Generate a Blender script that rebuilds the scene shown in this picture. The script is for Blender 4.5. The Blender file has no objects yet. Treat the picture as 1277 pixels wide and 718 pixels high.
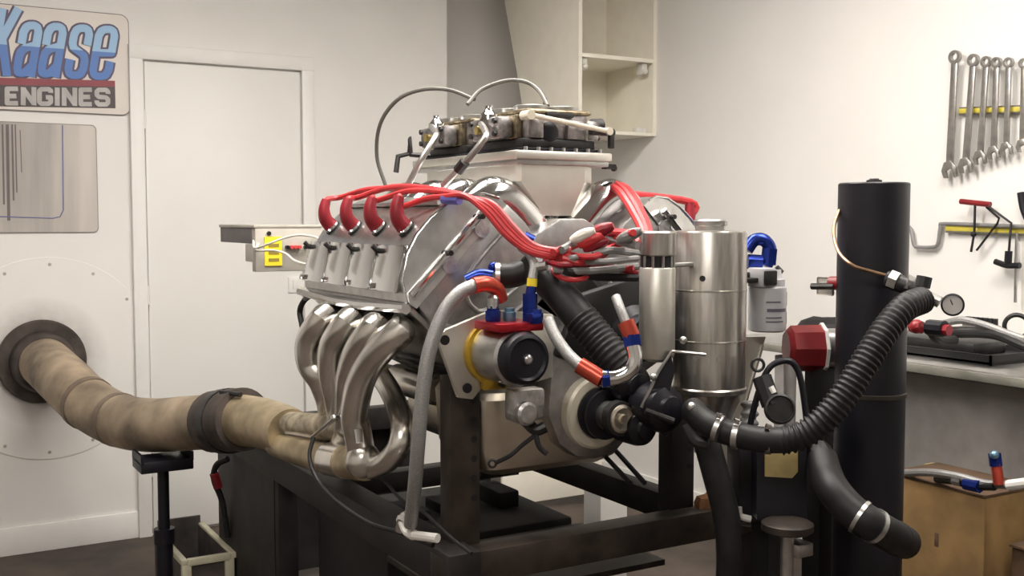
import bpy, bmesh, math, random
from mathutils import Vector, Matrix
random.seed(7)
S = bpy.context.scene
COL = S.collection
V = Vector
PI = math.pi

# ------------------------------------------------------------------ camera
F = 1350.0; YAW = math.radians(30.4); PIT = math.atan(84.0 / F); CAM = V((0, 0, 1.37))
_fh = V((math.sin(YAW), math.cos(YAW), 0)); _r = V((math.cos(YAW), -math.sin(YAW), 0))
_f = (_fh * math.cos(PIT) + V((0, 0, -math.sin(PIT)))).normalized(); _u = _r.cross(_f)
cd = bpy.data.cameras.new('camera'); cam = bpy.data.objects.new('camera', cd); COL.objects.link(cam)
cd.sensor_width = 36.0; cd.lens = 36.0 * F / 1277.0; cd.clip_start = 0.02
m = Matrix((_r, _u, -_f)).transposed().to_4x4(); m.translation = CAM; cam.matrix_world = m
S.camera = cam

# ------------------------------------------------------------------ world, exposure, ceiling light levels
w = bpy.data.worlds.new('world'); S.world = w; w.use_nodes = True
w.node_tree.nodes['Background'].inputs[0].default_value = (0.9, 0.93, 1.0, 1)
w.node_tree.nodes['Background'].inputs[1].default_value = 0.03
S.view_settings.view_transform = 'Standard'; S.view_settings.look = 'None'
S.view_settings.gamma = 1.0; S.view_settings.use_curve_mapping = False
S.view_settings.exposure = 1.75
# ceiling troffers, the last one added as unseen front fill (x, y, size x, size y, emission)
LAMPS = [(1.05, 2.55, 2.0, 0.6, 7.5), (2.15, 1.25, 0.6, 1.4, 5.6), (-0.4, 0.2, 0.6, 1.2, 7.0)]
LAMP_COL = (1.0, 0.945, 0.88)

def at(px, py, X=None, Y=None, Z=None, d=None):
    """the point of the room seen at a picture position, on a known plane of the room or at a known distance"""
    k = _f + _r * ((px - 638.5) / F) - _u * ((py - 359) / F)
    if X is not None: s = (X - CAM.x) / k.x
    elif Y is not None: s = (Y - CAM.y) / k.y
    elif Z is not None: s = (Z - CAM.z) / k.z
    else: s = d
    return CAM + k * s

# ------------------------------------------------------------------ materials
MATS = {}
def mat(name, col, rough=0.5, metal=0.0, var=0.06, scale=14.0, bump=0.0, spec=0.5, emit=None, stretch=(1, 1, 1), coat=0.0):
    m = bpy.data.materials.new(name); m.use_nodes = True
    nt = m.node_tree; b = nt.nodes['Principled BSDF']
    b.inputs['Roughness'].default_value = rough; b.inputs['Metallic'].default_value = metal
    b.inputs['Specular IOR Level'].default_value = spec
    b.inputs['Coat Weight'].default_value = coat
    tc = nt.nodes.new('ShaderNodeTexCoord'); mp = nt.nodes.new('ShaderNodeMapping')
    mp.inputs['Scale'].default_value = stretch
    nz = nt.nodes.new('ShaderNodeTexNoise'); nz.inputs['Scale'].default_value = scale; nz.inputs['Detail'].default_value = 4
    nt.links.new(tc.outputs['Object'], mp.inputs['Vector']); nt.links.new(mp.outputs['Vector'], nz.inputs['Vector'])
    rp = nt.nodes.new('ShaderNodeValToRGB')
    lo = [max(0, c * (1 - var * 2)) for c in col[:3]] + [1]; hi = [min(1, c * (1 + var * 1.2)) for c in col[:3]] + [1]
    rp.color_ramp.elements[0].color = lo; rp.color_ramp.elements[1].color = hi
    rp.color_ramp.elements[0].position = 0.3; rp.color_ramp.elements[1].position = 0.7
    nt.links.new(nz.outputs['Fac'], rp.inputs['Fac']); nt.links.new(rp.outputs['Color'], b.inputs['Base Color'])
    if bump:
        bp = nt.nodes.new('ShaderNodeBump'); bp.inputs['Strength'].default_value = bump; bp.inputs['Distance'].default_value = 0.01
        nt.links.new(nz.outputs['Fac'], bp.inputs['Height']); nt.links.new(bp.outputs['Normal'], b.inputs['Normal'])
    if emit:
        b.inputs['Emission Color'].default_value = (*emit[:3], 1); b.inputs['Emission Strength'].default_value = emit[3]
    MATS[name] = m
    return m
def split_mat(name, lo, hi, zsplit, axis='Z', rough=0.4, soft=0.0):
    """print with one colour below and another above a height (object space)"""
    m = bpy.data.materials.new(name); m.use_nodes = True; nt = m.node_tree; b = nt.nodes['Principled BSDF']
    b.inputs['Roughness'].default_value = rough
    tc = nt.nodes.new('ShaderNodeTexCoord'); sp = nt.nodes.new('ShaderNodeSeparateXYZ'); nt.links.new(tc.outputs['Object'], sp.inputs[0])
    mr = nt.nodes.new('ShaderNodeMapRange'); mr.inputs[1].default_value = zsplit - max(soft, .0005); mr.inputs[2].default_value = zsplit + max(soft, .0005)
    nt.links.new(sp.outputs[axis], mr.inputs[0])
    mx = nt.nodes.new('ShaderNodeMix'); mx.data_type = 'RGBA'
    mx.inputs[6].default_value = (*lo, 1); mx.inputs[7].default_value = (*hi, 1)
    nt.links.new(mr.outputs[0], mx.inputs[0]); nt.links.new(mx.outputs[2], b.inputs['Base Color'])
    MATS[name] = m; return m

mat('wall_paint', (0.80, 0.78, 0.75), 0.55, var=0.015, scale=3, bump=0.03)
mat('door_paint', (0.80, 0.79, 0.755), 0.45, var=0.01, scale=3)
mat('trim_paint', (0.82, 0.805, 0.775), 0.45, var=0.01)
mat('panel_paint', (0.80, 0.775, 0.73), 0.5, var=0.015, scale=5)
mat('cabinet_paint', (0.90, 0.86, 0.75), 0.5, var=0.015)
mat('floor_concrete', (0.075, 0.055, 0.043), 0.6, var=0.28, scale=5, bump=0.08)
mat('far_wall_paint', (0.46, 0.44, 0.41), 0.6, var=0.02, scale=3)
mat('ceiling_paint', (0.50, 0.48, 0.45), 0.8, var=0.02)
for k_, l_ in enumerate(LAMPS): mat('lamp_glow_%d' % k_, (1, 1, 1), 0.5, emit=(*LAMP_COL, l_[4]))
mat('aluminium', (0.52, 0.515, 0.50), 0.34, 1.0, var=0.08, scale=30, bump=0.04)
mat('cast_aluminium', (0.50, 0.49, 0.48), 0.45, 1.0, var=0.12, scale=60, bump=0.25)
mat('head_casting', (0.40, 0.39, 0.385), 0.42, 1.0, var=0.14, scale=25, bump=0.12)
mat('polished', (0.72, 0.72, 0.72), 0.13, 1.0, var=0.04, scale=20)
mat('pan_sheet', (0.70, 0.64, 0.54), 0.36, 1.0, var=0.06, scale=12)
mat('sheet_aluminium', (0.74, 0.72, 0.66), 0.42, 1.0, var=0.03, scale=20)
mat('stainless', (0.78, 0.755, 0.71), 0.27, 1.0, var=0.14, scale=9)
mat('brushed_tank', (0.50, 0.475, 0.44), 0.33, 1.0, var=0.12, scale=18, stretch=(6, 6, 0.6))
mat('iron_block', (0.13, 0.125, 0.125), 0.5, 0.6, var=0.3, scale=22, bump=0.15)
mat('dark_steel', (0.035, 0.033, 0.033), 0.45, 0.5, var=0.3, scale=18, bump=0.1)
mat('stand_steel', (0.018, 0.014, 0.014), 0.58, 0.1, var=0.35, scale=9, bump=0.15)
mat('stand_bare', (0.050, 0.038, 0.031), 0.5, 0.4, var=0.3, scale=12, bump=0.1)
mat('black_paint', (0.008, 0.0075, 0.012), 0.42, 0.0, spec=0.35, var=0.2, scale=8)
mat('black_matte', (0.006, 0.0055, 0.006), 0.65, 0.0, var=0.3, scale=12)
mat('rubber', (0.011, 0.010, 0.011), 0.5, 0.0, spec=0.35, var=0.25, scale=20, bump=0.1)
mat('red_silicone', (0.50, 0.030, 0.035), 0.42, 0.0, var=0.12, scale=20)
mat('red_boot', (0.26, 0.010, 0.020), 0.4, 0.0, var=0.15, scale=20)
mat('red_anodised', (0.45, 0.02, 0.03), 0.28, 0.75, var=0.1)
mat('red_fitting', (0.50, 0.07, 0.042), 0.3, 0.6, var=0.15)
mat('red_paint', (0.22, 0.013, 0.016), 0.38, 0.0, var=0.15)
mat('blue_anodised', (0.018, 0.040, 0.27), 0.26, 0.75, var=0.12)
mat('pale_blue_anodised', (0.16, 0.30, 0.42), 0.35, 0.7, var=0.12)
mat('purple_anodised', (0.20, 0.19, 0.60), 0.3, 0.6, var=0.1)
mat('yellow_zinc', (0.62, 0.40, 0.05), 0.36, 0.7, var=0.15)
mat('brass', (0.55, 0.43, 0.16), 0.3, 1.0, var=0.15)
mat('gold_chromate', (0.32, 0.265, 0.18), 0.38, 0.9, var=0.3, scale=60)
mat('copper_tube', (0.30, 0.19, 0.115), 0.35, 0.9, var=0.15)
mat('steel_tool', (0.40, 0.38, 0.36), 0.35, 0.9, var=0.1, scale=30)
mat('rail_yellow', (0.62, 0.52, 0.07), 0.45, 0.0, var=0.1)
mat('rail_dark', (0.17, 0.16, 0.13), 0.5, 0.3, var=0.1)
mat('duct_tan', (0.36, 0.285, 0.205), 0.62, 0.35, var=0.3, scale=7, bump=0.12)
mat('duct_joint', (0.22, 0.17, 0.13), 0.6, 0.4, var=0.25, scale=9, bump=0.1)
mat('duct_tip', (0.42, 0.34, 0.22), 0.45, 0.6, var=0.2, scale=14, bump=0.1)
mat('soot_steel', (0.075, 0.06, 0.052), 0.65, 0.3, var=0.3, scale=12, bump=0.1)
mat('wrap', (0.33, 0.28, 0.205), 0.8, 0.2, var=0.3, scale=25, bump=0.4)
mat('box_grey', (0.45, 0.42, 0.37), 0.5, 0.2, var=0.05)
mat('box_side', (0.16, 0.145, 0.15), 0.55, 0.2, var=0.08)
mat('label_yellow', (0.80, 0.62, 0.03), 0.5, var=0.03)
mat('label_ink', (0.25, 0.18, 0.03), 0.6); mat('ink_red', (0.5, 0.05, 0.05), 0.6)
mat('paper_tan', (0.42, 0.33, 0.14), 0.7, var=0.15, scale=16)
mat('white_plastic', (0.72, 0.70, 0.66), 0.4, var=0.03)
mat('wire_white', (0.70, 0.67, 0.60), 0.45, var=0.05)
mat('wire_grey', (0.22, 0.215, 0.21), 0.45, var=0.1)
mat('filter_white', (0.46, 0.455, 0.47), 0.35, 0.15, var=0.04)
mat('filter_ink', (0.10, 0.09, 0.12), 0.5)
mat('bench_steel', (0.50, 0.49, 0.47), 0.28, 0.9, var=0.12, scale=6)
mat('bench_grey', (0.26, 0.245, 0.235), 0.55, 0.1, var=0.08)
mat('bench_edge', (0.24, 0.235, 0.20), 0.5, 0.2, var=0.08)
mat('cardboard', (0.26, 0.155, 0.058), 0.8, var=0.14, scale=11, bump=0.08)
mat('cardboard_dark', (0.11, 0.065, 0.036), 0.8, var=0.2, scale=9, bump=0.08)
mat('crate_cream', (0.66, 0.62, 0.46), 0.5, var=0.08)
mat('crate_dark', (0.09, 0.075, 0.07), 0.7, var=0.2)
mat('cable_dark', (0.10, 0.096, 0.085), 0.5, 0.2, var=0.1)
mat('braid', (0.34, 0.335, 0.33), 0.48, 0.75, var=0.12, scale=420, bump=0.25)
mat('carb_cast', (0.33, 0.31, 0.305), 0.42, 0.9, var=0.3, scale=45, bump=0.2)
mat('cream_cover', (0.66, 0.61, 0.50), 0.4, 0.2, var=0.04)
mat('sign_plate', (0.72, 0.67, 0.62), 0.4, var=0.03, scale=3); mat('sign_edge', (0.22, 0.19, 0.185), 0.5)
mat('sign_outline', (0.11, 0.085, 0.15), 0.5); mat('sign_red', (0.27, 0.05, 0.065), 0.5); mat('sign_black', (0.075, 0.06, 0.065), 0.5)
mat('sign_silver', (0.46, 0.44, 0.43), 0.45, var=0.1)
mat('poster_grey', (0.50, 0.465, 0.43), 0.42, var=0.22, scale=2.2, stretch=(3, 1, .3)); mat('poster_line', (0.16, 0.17, 0.36), 0.5); mat('poster_ink', (0.16, 0.13, 0.13), 0.6)
mat('poster_edge', (0.30, 0.28, 0.26), 0.5)
mat('gauge_face', (0.50, 0.48, 0.46), 0.4)
mat('orange_cloth', (0.30, 0.13, 0.05), 0.8, var=0.3, scale=14, bump=0.3)

# ------------------------------------------------------------------ mesh builder
def spline(pts, n=8):
    P = [V(p) for p in pts]
    if len(P) < 3: return P
    Q = [P[0] * 2 - P[1]] + P + [P[-1] * 2 - P[-2]]
    out = []
    for i in range(1, len(Q) - 2):
        a, b, c, d = Q[i - 1:i + 3]
        for k in range(n):
            t = k / n
            out.append(0.5 * ((2 * b) + (c - a) * t + (2 * a - 5 * b + 4 * c - d) * t * t + (3 * b - a - 3 * c + d) * t ** 3))
    out.append(P[-1]); return out

class M:
    def __init__(s): s.bm = bmesh.new()
    def ring_loft(s, rings, cap=True, closed=True):
        bm = s.bm; R = [[bm.verts.new(p) for p in r] for r in rings]; n = len(R[0])
        for a, b in zip(R, R[1:]):
            for i in range(n if closed else n - 1):
                j = (i + 1) % n; bm.faces.new((a[i], a[j], b[j], b[i]))
        if cap: bm.faces.new(list(reversed(R[0]))); bm.faces.new(R[-1])
        return s
    def tube(s, pts, r, n=10, smooth=0, cap=True, ripple=None):
        P = spline(pts, smooth) if smooth else [V(p) for p in pts]
        if ripple:                                   # (pitch, amplitude): corrugated hose
            pitch, amp = ripple; L = [0]
            for a, b in zip(P, P[1:]): L.append(L[-1] + (b - a).length)
            N = int(L[-1] / pitch * 4); Q = []; rr = []; j = 0
            for i in range(N + 1):
                t = L[-1] * i / N
                while j < len(L) - 2 and L[j + 1] < t: j += 1
                k = (t - L[j]) / max(1e-9, L[j + 1] - L[j]); Q.append(P[j].lerp(P[j + 1], min(1, k)))
                rr.append((r if not callable(r) else r(i / N)) + amp * (0, 1, 1, 0)[i % 4] - amp * .5)
            P = Q; rad = rr
        else:
            m_ = len(P); rad = [(r[0] + (r[1] - r[0]) * i / (m_ - 1)) if isinstance(r, tuple) else (r(i / (m_ - 1)) if callable(r) else r) for i in range(m_)]
        T = [((P[min(i + 1, len(P) - 1)] - P[max(i - 1, 0)]).normalized()) for i in range(len(P))]
        nrm = T[0].orthogonal().normalized(); rings = []
        for i, p in enumerate(P):
            nrm = (nrm - T[i] * nrm.dot(T[i])); nrm = nrm.normalized() if nrm.length > 1e-6 else T[i].orthogonal().normalized()
            bn = T[i].cross(nrm)
            rings.append([p + (nrm * math.cos(2 * PI * k / n) + bn * math.sin(2 * PI * k / n)) * rad[i] for k in range(n)])
        return s.ring_loft(rings, cap)
    def cyl(s, a, b, r, r2=None, n=24): return s.tube([a, b], (r, r if r2 is None else r2), n)
    def lathe(s, o, ax, prof, n=32, cap=True):       # prof: (distance along axis, radius)
        o = V(o); ax = V(ax).normalized(); x = ax.orthogonal().normalized(); y = ax.cross(x)
        return s.ring_loft([[o + ax * h + (x * math.cos(2 * PI * k / n) + y * math.sin(2 * PI * k / n)) * max(r, 1e-4) for k in range(n)] for h, r in prof], cap)
    def box(s, a, b, bev=0.0, rot=None, about=None):
        a, b = V(a), V(b); lo = V((min(a.x, b.x), min(a.y, b.y), min(a.z, b.z))); hi = V((max(a.x, b.x), max(a.y, b.y), max(a.z, b.z)))
        t = bmesh.new(); r = bmesh.ops.create_cube(t, size=1.0)
        bmesh.ops.scale(t, vec=hi - lo, verts=t.verts); bmesh.ops.translate(t, vec=(lo + hi) / 2, verts=t.verts)
        if bev: bmesh.ops.bevel(t, geom=list(t.edges), offset=bev, segments=2, affect='EDGES', profile=0.5)
        if rot is not None:
            c = V(about) if about else (lo + hi) / 2
            bmesh.ops.rotate(t, cent=c, matrix=rot, verts=t.verts)
        s.merge(t); return s
    def merge(s, t):
        mp = {}
        for v in t.verts: mp[v] = s.bm.verts.new(v.co)
        for f in t.faces: s.bm.faces.new([mp[v] for v in f.verts])
        t.free()
    def beam(s, a, b, w, h, bev=0.003):              # box section between two points, h in the up direction
        a, b = V(a), V(b); d = b - a; L = d.length; d.normalize()
        up = V((0, 0, 1)) if abs(d.z) < .95 else V((0, 1, 0))
        sx = d.cross(up).normalized(); uz = sx.cross(d)
        t = bmesh.new(); bmesh.ops.create_cube(t, size=1.0); bmesh.ops.scale(t, vec=(w, L, h), verts=t.verts)
        if bev: bmesh.ops.bevel(t, geom=list(t.edges), offset=bev, segments=2, affect='EDGES', profile=0.5)
        m_ = Matrix((sx, d, uz)).transposed().to_4x4(); m_.translation = (a + b) / 2
        bmesh.ops.transform(t, matrix=m_, verts=t.verts); s.merge(t); return s
    def prism(s, poly, ext, bev=0.0):                # polygon of 3D points pushed along ext
        t = bmesh.new(); e = V(ext); A = [t.verts.new(V(p)) for p in poly]; B = [t.verts.new(V(p) + e) for p in poly]; n = len(A)
        t.faces.new(list(reversed(A))); t.faces.new(B)
        for i in range(n): t.faces.new((A[i], A[(i + 1) % n], B[(i + 1) % n], B[i]))
        bmesh.ops.recalc_face_normals(t, faces=t.faces)
        if bev: bmesh.ops.bevel(t, geom=list(t.edges), offset=bev, segments=2, affect='EDGES', profile=0.5)
        s.merge(t); return s
    def ball(s, c, r, sc=(1, 1, 1), n=16):
        t = bmesh.new(); bmesh.ops.create_uvsphere(t, u_segments=n, v_segments=n // 2, radius=r)
        bmesh.ops.scale(t, vec=sc, verts=t.verts); bmesh.ops.translate(t, vec=V(c), verts=t.verts); s.merge(t); return s
    def torus(s, c, ax, R, r, n=28, k=8, a0=0, a1=2 * PI):
        ax = V(ax).normalized(); x = ax.orthogonal().normalized(); y = ax.cross(x); c = V(c)
        pts = [c + (x * math.cos(a0 + (a1 - a0) * i / n) + y * math.sin(a0 + (a1 - a0) * i / n)) * R for i in range(n + 1)]
        full = abs(a1 - a0 - 2 * PI) < 1e-6
        return s.tube(pts, r, k, cap=not full)
    def panel_rounded(s, c, hx, hz, rad, y0, y1, n=5):  # rounded plate in the XZ plane
        pts = []
        for (sx, sz, a) in ((1, 1, 0), (-1, 1, PI / 2), (-1, -1, PI), (1, -1, 1.5 * PI)):
            for k in range(n + 1):
                t = a + PI / 2 * k / n; pts.append((c[0] + sx * (hx - rad) + rad * math.cos(t), y0, c[1] + sz * (hz - rad) + rad * math.sin(t)))
        return s.prism(pts, (0, y1 - y0, 0))

ROOTLOC = {}
def link(name, mb, matname, origin, parent=None, ang=35):
    bm = mb.bm; bmesh.ops.remove_doubles(bm, verts=bm.verts, dist=1e-6)
    bmesh.ops.recalc_face_normals(bm, faces=bm.faces)
    me = bpy.data.meshes.new(name); o = V(origin)
    bmesh.ops.translate(bm, vec=-o, verts=bm.verts); bm.to_mesh(me); bm.free()
    for p in me.polygons: p.use_smooth = True
    me.set_sharp_from_angle(angle=math.radians(ang))
    me.materials.append(MATS[matname])
    ob = bpy.data.objects.new(name, me); COL.objects.link(ob)
    if parent: ob.parent = parent
    else: ob.location = o
    return ob
def thing(name, label, cat, loc, group=None):
    o = bpy.data.objects.new(name, None); COL.objects.link(o); o.location = loc; o.empty_display_size = 0.05
    o['label'] = label; o['category'] = cat
    if group: o['group'] = group
    ROOTLOC[o] = V(loc); return o
def part(name, mb, matname, parent, label=None, kind=None, ang=35):
    o = link(name, mb, matname, ROOTLOC[parent], parent, ang); ROOTLOC[o] = ROOTLOC[parent]
    if label: o['label'] = label
    if kind: o['kind'] = kind
    return o
def solo(name, mb, matname, label, cat, origin=None, group=None, ang=35):
    if origin is None:
        vs = [v.co for v in mb.bm.verts]
        origin = (sum(v.x for v in vs) / len(vs), sum(v.y for v in vs) / len(vs), min(v.z for v in vs))
    o = link(name, mb, matname, origin, None, ang); o['label'] = label; o['category'] = cat
    if group: o['group'] = group
    ROOTLOC[o] = V(origin); return o
def struct(name, mb, matname, parent=None, ang=35):
    if parent: return part(name, mb, matname, parent, ang=ang)
    vs = [v.co for v in mb.bm.verts]; org = (sum(v.x for v in vs) / len(vs), sum(v.y for v in vs) / len(vs), min(v.z for v in vs))
    o = link(name, mb, matname, org, None, ang); o['kind'] = 'structure'; ROOTLOC[o] = V(org); return o

# ================================================================== THE ROOM
YB = 4.81; XR = 3.25; XL = -1.6; YF = -1.6; ZC_ = 2.85
XJ = 2.45; YR = 5.12                                  # corner set back as an assumed recess, its depth chosen for the shading
struct('floor', M().box((XL, YF, -0.06), (XR, YR, 0)), 'floor_concrete')
struct('ceiling', M().box((XL, YF, ZC_), (XR, YR, ZC_ + .06)), 'ceiling_paint')
struct('wall_back', M().box((XL, YB, 0), (XJ, YB + .1, ZC_)), 'wall_paint')
struct('wall_jamb', M().box((XJ - .1, YB + .1, 0), (XJ, YR, ZC_)), 'wall_paint')
struct('wall_shade_recess', M().box((XJ - .1, YR, 0), (XR, YR + .1, ZC_)), 'wall_paint')
struct('wall_right', M().box((XR, YF, 0), (XR + .1, YR + .1, ZC_)), 'wall_paint')
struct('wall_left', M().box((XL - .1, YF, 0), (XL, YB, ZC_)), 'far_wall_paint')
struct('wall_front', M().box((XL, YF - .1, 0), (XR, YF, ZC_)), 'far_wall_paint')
struct('baseboard_back', M().box((XL, YB - .014, 0), (0.985, YB, 0.115), .003), 'trim_paint')
struct('baseboard_right', M().box((XR - .014, YF, 0), (XR, YR, 0.115), .003), 'trim_paint')
# door with its casing
dr = struct('door_1', M().box((1.004, YB - .012, 0.012), (1.690, YB + .02, 2.045), .002), 'door_paint')
struct('door_frame', M().box((0.94, YB - .028, 0), (0.997, YB, 2.11), .004), 'trim_paint', dr)
struct('door_frame', M().box((1.697, YB - .028, 0), (1.755, YB, 2.11), .004), 'trim_paint', dr)
struct('door_frame', M().box((0.94, YB - .030, 2.052), (1.755, YB, 2.115), .004), 'trim_paint', dr)
for z in (0.3, 1.05, 1.8):
    struct('hinge', M().cyl((1.0, YB - .02, z - .04), (1.0, YB - .02, z + .04), .006, n=10), 'trim_paint', dr)
# seam batten beside the round panel
struct('trim_1', M().box((0.985, YB - .018, 0), (0.9395, YB, 0.115), .003), 'trim_paint')

# ceiling troffers and the added front fill
for i, (x, y, sx, sy, e) in enumerate(LAMPS):
    t = thing('ceiling_light', ['wide fluorescent ceiling light right above the engine', 'fluorescent ceiling light over the workbench side of the room', 'fluorescent ceiling light added out of view as front fill'][i], 'ceiling light', (x, y, ZC_ - .07), 'ceiling lights')
    h = M()
    for s_ in (-1, 1):
        h.box((x + s_ * sx / 2, y - sy / 2, ZC_ - .07), (x + s_ * (sx / 2 + .02), y + sy / 2, ZC_))
        h.box((x - sx / 2 - .02, y + s_ * sy / 2, ZC_ - .07), (x + sx / 2 + .02, y + s_ * (sy / 2 + .02), ZC_))
    part('housing', h, 'white_plastic', t)
    part('diffuser', M().box((x - sx / 2, y - sy / 2, ZC_ - .062), (x + sx / 2, y + sy / 2, ZC_ - .058)), 'lamp_glow_%d' % i, t)

# ================================================================== ENGINE STAND
ZR = 0.60
st = thing('engine_stand', 'black welded steel engine stand carrying the big V8', 'engine stand', (1.45, 2.8, 0))
def bm_(a, b, w_, h_, name='rail', mt='stand_steel'): return part(name, M().beam(a, b, w_, h_), mt, st)
bm_((1.09, 2.06, ZR), (1.09, 3.95, ZR), .08, .085)
bm_((1.79, 2.18, ZR + .018), (1.79, 3.95, ZR + .018), .06, .07)
bm_((1.05, 2.12, ZR - .005), (2.03, 2.12, ZR - .005), .07, .075, 'cross_beam', 'stand_bare')
bm_((1.05, 3.90, ZR), (1.86, 3.90, ZR), .07, .085, 'cross_beam')
bm_((1.13, 3.0, ZR - .02), (1.77, 3.0, ZR - .02), .06, .06, 'cross_beam')
for (x, y) in ((1.09, 2.12), (2.0, 2.12), (1.09, 3.28), (1.80, 3.30), (1.09, 3.9), (1.80, 3.9)):
    part('leg', M().beam((x, y, 0), (x, y, ZR - .03), .065, .065), 'stand_bare' if (x, y) == (1.09, 2.12) else 'stand_steel', st)
# engine mount uprights, drilled with adjusting holes
for x, zt, mt in ((1.135, 1.02, 'stand_bare'), (1.765, .90, 'stand_steel')):
    u_ = part('upright', M().beam((x, 2.17, ZR), (x, 2.17, zt), .075, .055), mt, st)
    for k in range(7):
        z = ZR + .14 + k * .045
        if z < zt - .03: part('bolt_hole', M().cyl((x + .022, 2.1415, z), (x + .022, 2.15, z), .008, n=10), 'black_matte', u_)
part('side_panel', M().box((1.055, 3.28, .03), (1.063, 3.93, ZR - .04)), 'stand_steel', st)
part('rear_panel', M().box((1.06, 3.935, .03), (1.84, 3.945, ZR - .04)), 'stand_steel', st)
part('drip_tray', M().box((1.14, 2.2, .47), (1.755, 2.60, .485)), 'stand_bare', st)
part('battery_box', M().box((1.15, 2.62, .10), (1.745, 3.15, .50), .01), 'black_matte', st)
for x_ in (1.30, 1.42, 1.60): part('cable_clip', M().box((x_, 2.80, .49), (x_ + .07, 2.95, .53 + .02 * (x_ > 1.5)), .008), 'black_matte', st)

# ================================================================== ENGINE
XC, ZE = 1.455, 0.90
R2 = math.sqrt(.5)
def e(x, y, z): return V((XC + x, y, ZE + z))
def bk(sd, u, w_, y):                                 # bank coordinates: u across the bank (in, up), w along the cylinders
    x = (u - w_) * R2; z = (u + w_) * R2
    return V((XC + (x if sd < 0 else -x), y, ZE + z))
Y0, Y1 = 2.17, 2.84
CYL = [2.275 + .155 * k for k in range(4)]
en = thing('v8_engine', 'large aluminium V8 racing engine with wide valve covers and sheet metal intake', 'engine', (XC, 2.5, .70))
hp = [(-.17, -.03), (-.17, .06), (-.27, .112), (-.108, .275), (0, .21), (.108, .275), (.27, .112), (.17, .06), (.17, -.03)]
part('block', M().prism([e(x, Y0 + .015, z) for x, z in hp], (0, .63, 0), .006), 'iron_block', en)
# oil pan: shallow sump with rounded front corners
pan = M()
def panring(z, hx0, hx1, y0, y1, r):
    pts = []
    for (cx, cy, a) in ((hx1 - r, y1 - r, 0), (hx0 + r, y1 - r, PI / 2), (hx0 + r, y0 + r, PI), (hx1 - r, y0 + r, 1.5 * PI)):
        for k in range(6): t = a + PI / 2 * k / 5; pts.append((XC + cx + r * math.cos(t), cy + r * math.sin(t), ZE + z))
    return pts
pan.ring_loft([panring(.075, -.275, .15, 2.135, 2.40, .05), panring(.06, -.29, .155, 2.125, 2.40, .055), panring(-.06, -.285, .15, 2.13, 2.39, .055), panring(-.105, -.27, .12, 2.145, 2.37, .05), panring(-.125, -.235, .09, 2.175, 2.34, .04)])
part('oil_pan', pan, 'pan_sheet', en)
part('rear_sump', M().box(e(-.165, 2.38, -.10), e(.15, 2.80, 0), .02), 'pan_sheet', en)
part('pan_rail', M().beam(e(-.175, 2.38, .0), e(-.175, 2.80, .0), .03, .014), 'aluminium', en)
# timing cover, crank trigger ring, damper, hub
tcv = M().prism([e(x, 2.09, z) for x, z in [(-.13, .02), (-.10, -.05), (-.05, -.085), (0, -.095), (.06, -.085), (.10, -.05), (.13, .02), (.12, .16), (.06, .24), (-.06, .24), (-.12, .16)]], (0, .10, 0), .006)
part('timing_cover', tcv, 'head_casting', en)
dm = part('crank_damper', M().lathe(e(-.012, 2.095, .022), (0, -1, 0), [(0, .086), (.03, .086), (.036, .080), (.036, .062), (.03, .060), (.03, .03)]), 'cream_cover', en)
part('pulley', M().lathe(e(-.012, 2.06, .022), (0, -1, 0), [(0, .058), (.008, .060), (.012, .050), (.022, .048), (.026, .058), (.034, .058), (.036, .03)]), 'black_paint', dm)
part('hub', M().lathe(e(-.012, 2.03, .022), (0, -1, 0), [(0, .034), (.028, .034), (.030, .028), (.042, .028)]), 'aluminium', dm)
part('drive_ring', M().lathe(e(-.012, 1.992, .022), (0, -1, 0), [(0, .03), (0, .040), (.022, .040), (.024, .034)]), 'dark_steel', dm)
part('crank_bolt', M().lathe(e(-.012, 1.970, .022), (0, -1, 0), [(0, .033), (.006, .032), (.009, .026), (.006, .012), (.012, .010)]), 'pan_sheet', dm)
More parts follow.
